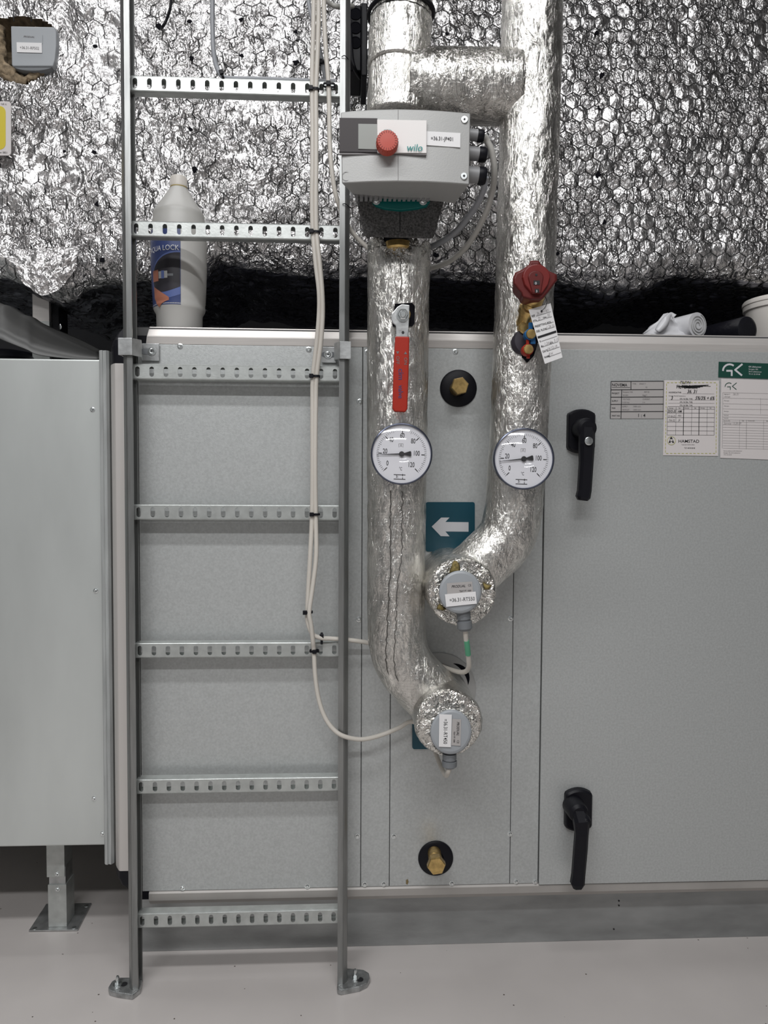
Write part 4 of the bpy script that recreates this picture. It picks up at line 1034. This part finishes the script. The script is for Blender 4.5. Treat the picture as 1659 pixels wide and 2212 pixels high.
# hanging tag
Yt = 1.135
tc = [W(1142,669,Yt), W(1189.5,655,Yt), W(1215,772,Yt+.008), W(1177,786,Yt+.008)]
tg = thing('hanging_tag', 'white paper tag hanging on a wire from the red handwheel valve', 'tag', W(1166, 664, Yt))
ex = (tc[1]-tc[0]).normalized(); ez = (tc[0]-tc[3]).normalized(); nx = ex.cross(ez).normalized()
if nx.y > 0: nx = -nx
MB().prism(tc, -nx*.0006).put('tag_card', 'paper', tg, bevel=.0)
def tp(s, t): return tc[0].lerp(tc[1], s).lerp(tc[3].lerp(tc[2], s), t)+nx*.0005
mb = MB()
for s0, s1, t, wd in ((.24,.92,.145,.0005),(.2,.50,.235,.0005),(.68,.92,.235,.0005),(.62,.94,.335,.0005),(.5,.94,.425,.0005),(.14,.95,.60,.0005),(.18,.60,.70,.0005),(.68,.95,.70,.0005),(.3,.96,.80,.0005),(.3,.97,.905,.0005)):
    mb.rib([tp(s0, t), tp(s1, t)], wd, nx)
mb.rib([tp(.06,.515), tp(.94,.515)], .0034, nx)
hz = (tc[0]-tc[3]).length
for s, x, t, sc in (('REF',.04,.145,1),('STA',.04,.235,1),('DN',.52,.235,1),('PRESETTING POS.',.04,.335,1),('DES. FLOW',.04,.425,1),('q',.06,.60,1),('Δp',.06,.70,1),('POS.',.52,.70,.9),('DATE',.06,.80,1),('NAME',.06,.905,1)):
    add_text(mb, s, tp(x, t), .0046*sc, sx=.78, bold=.012, ux=ex, uz=ez)
mb.put('printed_form', 'ink', tg)
mb = MB()
for s, x, t in (('36.31 - 401',.28,.13),('D',.28,.225),('32',.72,.215),('1.26 l/s',.55,.41),('1.24 l/s',.24,.685),('3.15',.75,.68),('16/12-19',.32,.785),('P.H',.32,.885)): add_text(mb, s, tp(x, t), .0062, sx=.75, shear=.3, ux=ex, uz=ez)
mb.put('handwriting', 'pencil', tg)
MB().lathe([(.0016,0),(.0016,.0004)], W(1170,672,Yt-.0005), n=12).put('eyelet', 'ink', tg)
MB().tube([W(1170,672,Yt-.0015), W(1178,663,Yt-.004), W(1181,652,Yt-.002), W(1177,640,Yt), W(1170,634,Yt+.004)], .0005, 6, 6).put('tag_wire', 'ink', tg)

# ------------------------------------------------------------ arrow signs
def rrect(u0, v0, u1, v1, Y, r, n=5):
    P = []
    for (cx, cy, a0) in ((u1-r, v0+r, 0), (u0+r, v0+r, 90), (u0+r, v1-r, 180), (u1-r, v1-r, 270)):
        for k in range(n+1): a = radians(a0+90*k/n); P.append(W(cx+r*cos(a), cy-r*sin(a), Y))
    return P
sg = thing('arrow_sign', 'petrol blue square sign with white arrow pointing left between the pipes', 'sign', W(972, 1190, YC-.001))
MB().prism(rrect(919.5,1084.5,1025.5,1191.5,YC-.0008,5), (0,-.001,0)).put('sign_plate', 'sign', sg)
MB().prism([W(u, v, YC-.002) for u, v in ((932.5,1137.5),(953,1118),(971,1118),(962,1127.5),(1012,1128),(1012,1148.5),(962,1148),(971,1158.5),(952,1158))], (0,-.0005,0)).put('arrow', 'signw', sg)
sg = thing('arrow_sign', 'petrol blue square sign mostly hidden behind the lower pipe end', 'sign', W(940, 1617, YC-.001))
MB().prism(rrect(890.5,1512,996,1618,YC-.0045,5), (0,-.001,0)).put('sign_plate', 'sign', sg)

# ------------------------------------------------------------ labels on the door
YDR = YC-.006-.0008
def sheet(P, m, name, par, th=.0005, Y=YDR): return MB().prism([W(u, v, Y) for u, v in P], (0,-th,0)).put(name, m, par)
Y1 = YDR-.0009
np_ = thing('rating_plate', 'silver rating plate headed NOVEMA on the right cabinet door', 'label', W(1375, 905, YDR))
sheet([(1320,824),(1434,823),(1433,904),(1318,904)], 'plate', 'plate_sheet', np_)
mb = MB()
def ln(mb, u0, v0, u1, v1, w=1.0, Y=Y1): mb.rib([W(u0, v0, Y), W(u1, v1, Y)], w*PX(Y))
for v in (824,842,858,873.5,889.5): ln(mb, 1320, v, 1433, v-.6, 1.5)
ln(mb, 1320, 824, 1318.5, 904, 1.2); ln(mb, 1363, 824, 1363, 842, 1.5); ln(mb, 1343, 842, 1341.5, 904, 1.5); ln(mb, 1433, 824, 1432, 904, .6); ln(mb, 1322, 837, 1361, 837, .7)
T(mb, 'NOVEMA', 1321.5, 834.2, Y1, 6.2, bold=.04, sx=.93)
for s, v in (('PROJECT',851),('SUPPLY',867.5),('FAN',883),('PART NO.',899.5)): T(mb, s, 1321.5, v, Y1, 3.1, bold=.03, sx=.95)
T(mb, '1 : 4', 1377, 900.5, Y1, 7, bold=.04)
mb.put('lettering', 'ink', np_)
mb = MB()
for s, u, v in (('TYPE :',1366,830.5),('SMART 7',1381,830.5),('CE',1394,838),('Storgaten VGS',1345,848),('4907.20',1391,848),('0013301',1345,855),('Bygg 7',1388,855),('VOLTAGE',1345,863.5),('CURRENT',1388,863.5),('3-230 Volt',1344,870.5),('5 A',1388,870.5),('SUPPLY :',1344,879.5),('12000 m3/h',1367,879.5),('EXHAUST :',1344,886.5),('12000 m3/h',1367,886.5)): T(mb, s, u, v, Y1, 2.9, sx=.9)
mb.put('small_print', 'inkg', np_)

hc = thing('filter_card', 'white service card with dashed olive border and HAMSTAD logo on the door', 'card', W(1492, 985, YDR))
sheet([(1435,821.5),(1553,822),(1551,985),(1432,983.5)], 'paper2', 'card_sheet', hc)
mb = MB()
for k in range(13):
    u = 1441+k*8.4
    ln(mb, u, 826.5, u+4.5, 826.6, 1.2); ln(mb, u-1.8, 979.3, u+2.7, 979.5, 1.2)
for k in range(19):
    v = 829+k*8
    ln(mb, 1439.8-k*.13, v, 1439.7-k*.13, v+4.5, 1.2); ln(mb, 1548.6-k*.11, v, 1548.5-k*.11, v+4.5, 1.2)
c = W(1450.3, 952, Y1); mb.tube([c+Vector((.0078*cos(a),0,.0078*sin(a))) for a in [2*pi*k/32 for k in range(33)]], .0004, 4, 0)
mb.put('dashed_border', 'olive', hc)
mb = MB()
T(mb, 'FILTERSKIFT', 1461, 839, Y1, 7.5, bold=.03, sx=.86)
T(mb, 'AGGREGATNR.', 1444.5, 849, Y1, 3.1, bold=.02, sx=.95); T(mb, 'Komplett filterskift bestående av:', 1444.5, 856, Y1, 2.2, sx=.9)
for v in (863,870,877): T(mb, 'STK. FILTER, TYPE', 1468.5, v, Y1, 2.8, bold=.02, sx=.9)
for v in (850,863.5,870.5): ln(mb, 1474 if v == 850 else 1444, v+.5, 1543, v+.9, .35)
ln(mb, 1443, 878.5, 1543.5, 879, .6)
for k, v in enumerate((883.5,892.3,902,911.5,921,930.5,939.7)): ln(mb, 1442-k*.1, v, 1543-k*.1, v+.4, .55)
for k, (u, wd) in enumerate(((1442,.6),(1460.5,.5),(1477,1.4),(1494.5,.5),(1510.5,1.4),(1528,.5),(1543.5,.6))): ln(mb, u, 878.5, u-1, 940, wd)
for u, s in ((1445,'Dato/sign'),(1466,'Sign.'),(1479,'Dato/sign'),(1500,'Sign.'),(1513,'Dato/sign'),(1533,'Sign.')): T(mb, s, u, 882.3, Y1, 2.1, sx=.85)
T(mb, 'Vi gjør godt inneklima enklere', 1472, 961.3, Y1, 2.0, sx=.85); T(mb, 'TLF: 48 80 80 80', 1478, 969, Y1, 2.6, bold=.03, sx=.95)
mb.put('printed_form', 'ink', hc)
mb = MB(); T(mb, 'HAMSTAD', 1465, 956, Y1, 6.6, bold=.006, sx=1.08)
for P in ([(1450,943),(1453.5,948.5),(1446.5,948.5)], [(1444,956.5),(1447.5,949.5),(1448.7,956.5)], [(1456.5,956.5),(1453,949.5),(1451.8,956.5)], [(1448.5,953),(1452,953),(1452,954),(1448.5,954)]):
    mb.add([W(u, v, Y1) for u, v in P], [tuple(range(len(P)))])
mb.put('company_logo', 'ink', hc)
mb = MB()
T(mb, 'TILSYN', 1468, 828.5, Y1-.0002, 5.5, shear=.3, bold=.01, sx=.95)
for k in range(5): ln(mb, 1462+k*5, 835+k*.6, 1530-k*6, 832+k*1.5, 1.6, Y1-.0002)
ln(mb, 1498, 833.5, 1535, 834.5, .8, Y1-.0002)
for s, u, v, h in (('36. 31',1484,849,7.5),('3',1449,863,7),('5%/3% + 6%',1501.5,863,7.2),('25/2-20',1442,890.5,5),('HM',1463.5,891,5)): T(mb, s, u, v, Y1-.0002, h, shear=.25, bold=.018, sx=.85)
mb.put('handwriting', 'ink', hc)
mb = MB()
for s, u, v, h in (('21/6-21',1443,901,4.5),('MH',1464,900,4.2),('7/6-22',1444,910,4.5),('JF',1465,910,4.8)): T(mb, s, u, v, Y1-.0002, h, shear=.25, sx=.85)
mb.put('faint_handwriting', 'inkg', hc)

gh = thing('contact_label', 'dark green contact label with white GK letters at the door edge', 'label', W(1606, 816, YDR))
sheet([(1552.5,781.5),(1720,787.5),(1720,820.5),(1551.5,815)], 'green', 'label_sheet', gh)
def gk(mb, u0, v0, s, Y, wd):
    def P(L): return [W(u0+x*s, v0+y*s, Y) for x, y in L]
    arc = [(.57+.58*cos(radians(q)), .62-.58*sin(radians(q))) for q in range(176, 50, -12)]
    mb.rib(P(arc), wd*s*PX(Y)); mb.rib(P([(.33,.61),(.76,.61),(.76,1.02)]), wd*s*PX(Y)); mb.rib(P([(1.67,.04),(1.06,.53),(1.63,1.0)]), wd*s*PX(Y))
mb = MB(); gk(mb, 1562, 786, 24.5, Y1, .16)
T(mb, 'GK Lillehammer', 1617, 793.5, Y1, 3.2, bold=.025, rot=1.2, sx=.95)
for k, s in enumerate(('Storgata 100,', '2615 Lillehammer', 'Tlf. 61 22 20 00')): T(mb, s, 1617, 798.6+k*5.3, Y1, 3.0, rot=1.2, sx=.95)
mb.put('lettering', 'signw', gh)
gf = thing('service_form', 'white ruled service form with small green GK logo below the green label', 'form', W(1610, 990, YDR))
sheet([(1557.5,818),(1720,823),(1719,995),(1555.5,989)], 'paper2', 'form_sheet', gf)
mb = MB(); gk(mb, 1566.3, 826.5, 14.8, Y1, .10); mb.put('company_logo', 'green', gf)
mb = MB()
for v in (848,860,872,883,894.5,900.5,906.5,911,917.5,923,929,934.5,940,946,952,957,963,968): ln(mb, 1561.5, v, 1719, v+3.5, .35)
ln(mb, 1561.5, 848, 1560, 968, .5); ln(mb, 1643, 860, 1643, 894, .4); ln(mb, 1612.5, 907, 1612, 970, .6); ln(mb, 1597.5, 907, 1597, 970, .35); ln(mb, 1649.5, 907, 1649, 971, .35)
for s, u, v in (('Aggregat nr',1564,852.3),('Luftmengde',1564,858),('Filtertype',1564,866.5),('Filtertype',1564,878),('Remtype',1564,889.5),('Merknad',1563.5,898),('Kontroll',1563.5,904),('Service dato',1563,909.6),('Sign',1603,909.8),('Service dato',1616,910),('Sign',1655,910.3),('Service utføres av GK Lillehammer',1563,975),('Storgata 100, 2615 Lillehammer',1563,979.2),('Tlf 61 22 20 00',1563,983.4)): T(mb, s, u, v, Y1, 2.3, sx=.9)
mb.put('printed_form', 'inkg', gf)
mb = MB()
for s, u, v in (('36 31',1583,853.5),('Service 13.20 EF',1563,916.5)): T(mb, s, u, v, Y1-.0002, 4.6, shear=.3, sx=.9)
mb.put('handwriting', 'pencil', gf)
# small brown stain flake on the lower panel
mb = MB().prism([W(u, v, YC-.0004) for u, v in ((877,1901),(881,1899),(882.5,1905),(880,1911),(877,1909)) ], (0,-.0003,0))
tag(mb.put('brown_stain', mat('brown_stain', (.20,.15,.07), .8)), 'small brown stain low on the cabinet panel left of the drain plug', 'stain')

# ------------------------------------------------------------ top of cabinet: bottle, bags, bucket
zroof = ztop+.0365
YBt = 1.405
bc = W(388, 690, YBt); bc.z = zroof
bt = thing('plastic_bottle', 'translucent white plastic bottle with blue label standing on the cabinet', 'bottle', bc)
def bh(v): return W(388, v, YBt).z-zroof
rb = 56*PX(YBt)*1.0
prof = [(.041,0),(.0425,.003),(.0435,bh(682)),(.0475,bh(674)),(.0492,bh(668)),(.0480,bh(662)),(.0490,bh(655)),(.0502,bh(630)),(.0515,bh(590)),(.0518,bh(530)),(.0508,bh(495)),(.0492,bh(480)),(.0480,bh(471)),(.0482,bh(466)),(.0460,bh(461)),(.0394,bh(449)),(.0300,bh(433)),(.0212,bh(417)),(.0165,bh(409)),(.0150,bh(406))]
MB().lathe(prof, bc, (0,0,1), 64).put('bottle_body', 'bottle', bt, smooth=True, auto=50)
mb = MB(); h0 = bh(409); h1 = bh(383)
mb.lathe([(.0152,h0),(.0158,h0+.002),(.0152,h1-.001),(.014,h1)], bc, (0,0,1), 40)
for k in range(40):
    a = 2*pi*k/40; d = Vector((cos(a), sin(a), 0)); t = Vector((-sin(a), cos(a), 0))*.0005; p = bc+d*.0152
    mb.hexa([p-t+Vector((0,0,h0+.005)), p+t+Vector((0,0,h0+.005)), p+t+d*.0009+Vector((0,0,h0+.005)), p-t+d*.0009+Vector((0,0,h0+.005)), p-t+Vector((0,0,h1-.002)), p+t+Vector((0,0,h1-.002)), p+t+d*.0006+Vector((0,0,h1-.002)), p-t+d*.0006+Vector((0,0,h1-.002))])
mb.put('cap', 'bucket', bt, smooth=True, auto=30)
MB().lathe([(.0154,h0+.0005),(.0163,h0+.0016),(.0163,h0+.0028),(.0156,h0+.0036)], bc, (0,0,1), 40).put('cap_ring', mat('yellowed_glue', (.42,.33,.13), .5), bt, smooth=True)
def lab(a0, a1, v0, v1, m, name, lift=.0006, fn=None, n=40, k=24):
    V = []; Fc = []
    for i in range(n+1):
        s = i/n; a = radians(a0+(a1-a0)*s)
        for j in range(k+1):
            t = j/k; v = v0+(v1-v0)*t if fn is None else fn(s, t)
            v = 1043-(1043-v)*.965
            h = bh(v); r = lerp_tab([(p[1], p[0]) for p in prof], h)+lift
            V.append(bc+Vector((r*cos(a), r*sin(a), h)))
    for i in range(n):
        for j in range(k): q = i*(k+1)+j; Fc.append((q, q+1, q+k+2, q+k+1))
    mk(name, V, Fc, m, bt, smooth=True)
# label covers the left side of the bottle as seen from the ladder (camera to the right and in front)
lab(120, 286, 488, 657, 'navy', 'label')
def oval(s, t):
    q = sqrt(max(0, 1-((s-1.0)/1.0)**2)); mid = 604; return mid-56*q+ (112*q)*t - 0*s
lab(214, 285.5, 0, 0, 'navyl', 'label_ring', .0009, lambda s, t: 604-62*sqrt(max(0, 1-(1-s)**2))+t*124*sqrt(max(0, 1-(1-s)**2))*(1-.25*s))
lab(218, 285, 0, 0, 'navyd', 'label_picture', .0012, lambda s, t: 600-54*sqrt(max(0, 1-(1-s)**2))+t*104*sqrt(max(0, 1-(1-s)**2))*(1-.3*s))
lab(221, 261, 0, 0, 'copper', 'label_motif', .0015, lambda s, t: 616+26*s+t*(44-42*abs(s-.35)*1.2)*(1-s*.45))
lab(219, 237, 582, 606, 'copper', 'label_motif', .0015)
lab(238, 259, 586, 601, 'pump', 'label_motif', .0015); lab(245, 252, 585, 602, 'navyl', 'label_motif', .0017)
lab(259, 271, 592, 597, 'sensord', 'label_motif', .0015)
Vt, Ft = glyphs('AQUA LOCK', 1, 0, 0)
hs = 10.5*PX(YBt)/.7; wtot = max(x for x, y in Vt)
R_ = .0532; V = []
for x, y in Vt:
    a = radians(283)-(wtot-x)*hs*.86/R_; V.append(bc+Vector((R_*cos(a), R_*sin(a), bh(559)+y*hs)))
mk('lettering', V, Ft, 'signw', bt)

# white bag roll
wb = thing('bag_roll', 'white roll of plastic bags with loose end lying on the cabinet', 'bag', W(1480, 722, 1.42))
c = W(1507, 702, 1.375); ax = Vector((-.38, .9, 0)).normalized()
c.z = zroof+.0245
mb = MB(); mb.lathe([(.0245,0),(.0245,.10),(.022,.11)], c, ax, 36); 
mb.put('roll', 'bag', wb, smooth=True, auto=40)
mb = MB(); fr = -ax; side = Vector((.9,.38,0)).normalized()
P = []
for k in range(80):
    t = k/79; a = 2*pi*3.2*t; r = .004+.018*t; P.append(c+fr*.0012+side*(r*cos(a))+Vector((0,0,r*sin(a))))
mb.tube(P, .0008, 5, 0); mb.put('roll_edge', 'pump', wb)
V = []; Fc = []; n = 16
tl = [(1386,722),(1402,708),(1420,694),(1430,680),(1442,676),(1452,682),(1458,694),(1466,704),(1490,700)]
for i, (u, v) in enumerate(tl):
    for j in range(n+1):
        t = j/n; p = W(u, v, 1.41).lerp(W(u+14*(1-t), 725, 1.38), t); p.y += .008*noise.noise(Vector((i*.9, t*4, 2)))-.004; p.z = max(p.z, zroof+.0005); V.append(p)
for i in range(len(tl)-1):
    for j in range(n): q = i*(n+1)+j; Fc.append((q, q+1, q+n+2, q+n+1))
mk('loose_end', V, Fc, 'bag', wb, smooth=True, solid=.0006)
mb = MB(); P = [W(1420,716,1.372), W(1432,702,1.372), W(1441,688,1.374), W(1449,678,1.378), W(1457,684,1.378)]
mb.tube(P, .0055, 8, 6, rf=lambda p, d, s: .0062*(1+.5*sin(s*6))*(1 if abs(d.y) < .6 else .5)); mb.put('twisted_end', 'bag', wb, smooth=True)
# black bag roll
c = W(1618, 700, 1.42); c.z = zroof+.0272; c.x = W(1614, 700, 1.42).x
mb = MB().lathe([(.008,.003),(.020,.004),(.026,.001),(.0272,-.004),(.0272,-.12),(.02,-.13)], c, (.35,-1,0), 40)
tag(mb.put('bag_roll', 'pbk', smooth=True, auto=40), 'black roll of bin bags lying on the cabinet before the white bucket', 'bag')
mb = MB().lathe([(.010,.0005),(.017,.001),(.020,.006),(.018,.011),(.008,.013)], Vector((W(1572,715,1.47).x, 1.46, zroof)), (0,0,1), 24)
tag(mb.put('bag_roll', 'pbk', smooth=True, auto=40), 'low crumpled black bag lying left of the black roll on the cabinet', 'bag')
# white bucket
c = W(1690, 720, 1.52); c.z = zroof
bk = thing('bucket', 'white plastic bucket on top of the cabinet at the right edge', 'bucket', c)
hb = W(1640, 640, 1.46).z-zroof
MB().lathe([(.064,.0005),(.066,.003),(.0745,hb-.014),(.0755,hb-.0135),(.0785,hb-.013),(.079,hb-.004),(.0785,hb)], c, (0,0,1), 64).put('bucket_body', 'bucket', bk, smooth=True, auto=35)
MB().lathe([(.0805,hb-.002),(.0805,hb+.004),(.078,hb+.008),(.072,hb+.009),(.02,hb+.008)], c, (0,0,1), 64).put('lid', 'bucket', bk, smooth=True, auto=35)

# ------------------------------------------------------------ things on the foil wall
Yb_ = 1.33; jb = thing('junction_box', 'black plastic junction box behind the right ladder rail at the top', 'junction box', W(775, 165, 1.40))
a = W(752, 8, 1.36); b = W(780, 152, 1.36); x2 = W(793.5, 60, 1.36).x
MB().box(a.x-.012, b.x, 1.362, 1.45, b.z, a.z).put('box', 'black', jb, bevel=.002)
MB().box(b.x, x2, 1.356, 1.46, W(785,166,1.36).z, W(785,9,1.36).z).put('lid', 'black', jb, bevel=.002)
for v in (30, 60, 92): 
    c = W(768, v, 1.3615); MB().lathe([(.011,0),(.011,.0012),(.0095,.0014),(.009,.0006)], c, n=28).put('knockout', 'blackm', jb, smooth=True, auto=30)
cable('cable', [(757,60,1.364),(760,120,1.356),(767,150,1.356),(780,172,1.40),(796,200,1.50)], .0034, 'black', 'black cable hanging from the junction box towards the foil pipe')
se = thing('pressure_sensor', 'grey sensor box with white tag set in the torn foil hole', 'sensor', W(70, 155, 1.49))
fp = [(23,56),(118,58),(121,70),(121,100),(118,130),(114,143),(28,143),(25,140)]
Ys = 1.478
A = [W(u, v, Ys) for u, v in fp]; B = [Vector((p.x, Ys+.045, p.z)) for p in A]
MB().loft(A, B).put('housing', 'sensor', se, bevel=.003)
lp = [W(60+48*cos(radians(a)), 143-(-12*sin(radians(a))) if False else 142+11*sin(radians(a)), Ys+.003) for a in range(0, 181, 12)]
lp = [W(71+43*cos(radians(a)), 142+11*sin(radians(a)), Ys+.003) for a in range(0, 181, 12)]
MB().prism(lp, (0,.03,0)).put('lower_cover', 'sensord', se, bevel=.001)
MB().prism([W(u, v, Ys-.0005) for u, v in ((48,74),(92,76),(92,94),(48,92))], (0,-.0004,0)).put('type_plate', 'sensor', se)
MB().prism([W(u, v, Ys-.001) for u, v in ((36,91.5),(90.5,93),(91,114.5),(36.5,113))], (0,-.0005,0)).put('tag_label', 'paper', se)
mb = MB(); T(mb, '+36.31-RP502', 42.5, 105.2, Ys-.0019, 5.6, rot=1, sx=.85); T(mb, 'PRODUAL', 50.5, 80.5, Ys-.0014, 3.4, bold=.02, shear=.3, rot=1); mb.put('lettering', 'inkg', se)
ys = thing('warning_sign', 'grey and yellow rounded sign cut by the left edge of the view', 'sign', W(-30, 335, 1.47))
Y0 = 1.466
MB().prism(rrect(-95,219,23.5,335.5,Y0,7), (0,.002,0)).put('sign_plate', 'paper2', ys)
MB().prism(rrect(-88,229,12,323,Y0-.0006,13), (0,.0006,0)).put('yellow_field', 'yellow', ys)
mb = MB(); T(mb, 'NR 6', 2, 226.5, Y0-.0008, 3.6); T(mb, '0821', 5.5, 331, Y0-.0008, 3.6, bold=.02); mb.rib([W(-8,329.5,Y0-.0008), W(3,329.5,Y0-.0008)], .001); mb.put('lettering', 'inkg', ys)
for nm, gr in (('cable_tie','black cable ties on the ladder'),('cable','cables and leads'),('insulated_pipe','foil wrapped pipes'),('dial_thermometer','dial thermometers on the pipes'),('temperature_sensor','round sensors on the pipe ends'),('arrow_sign','petrol blue arrow signs'),('brass_plug','brass plugs in the black collars'),('bag_roll','bag rolls on the cabinet'),('wire_loop','thin wire loops on the right rail')):
    for o in list(C.objects):
        if o.parent is None and o.name.split('.')[0] == nm and 'label' in o: o['group'] = gr
sc = bpy.context.scene
sc.view_settings.view_transform = 'Standard'; sc.view_settings.look = 'None'; sc.view_settings.exposure = -.14; sc.view_settings.gamma = 1
sc.cycles.use_denoising = True; sc.cycles.max_bounces = 6; sc.cycles.sample_clamp_indirect = 6
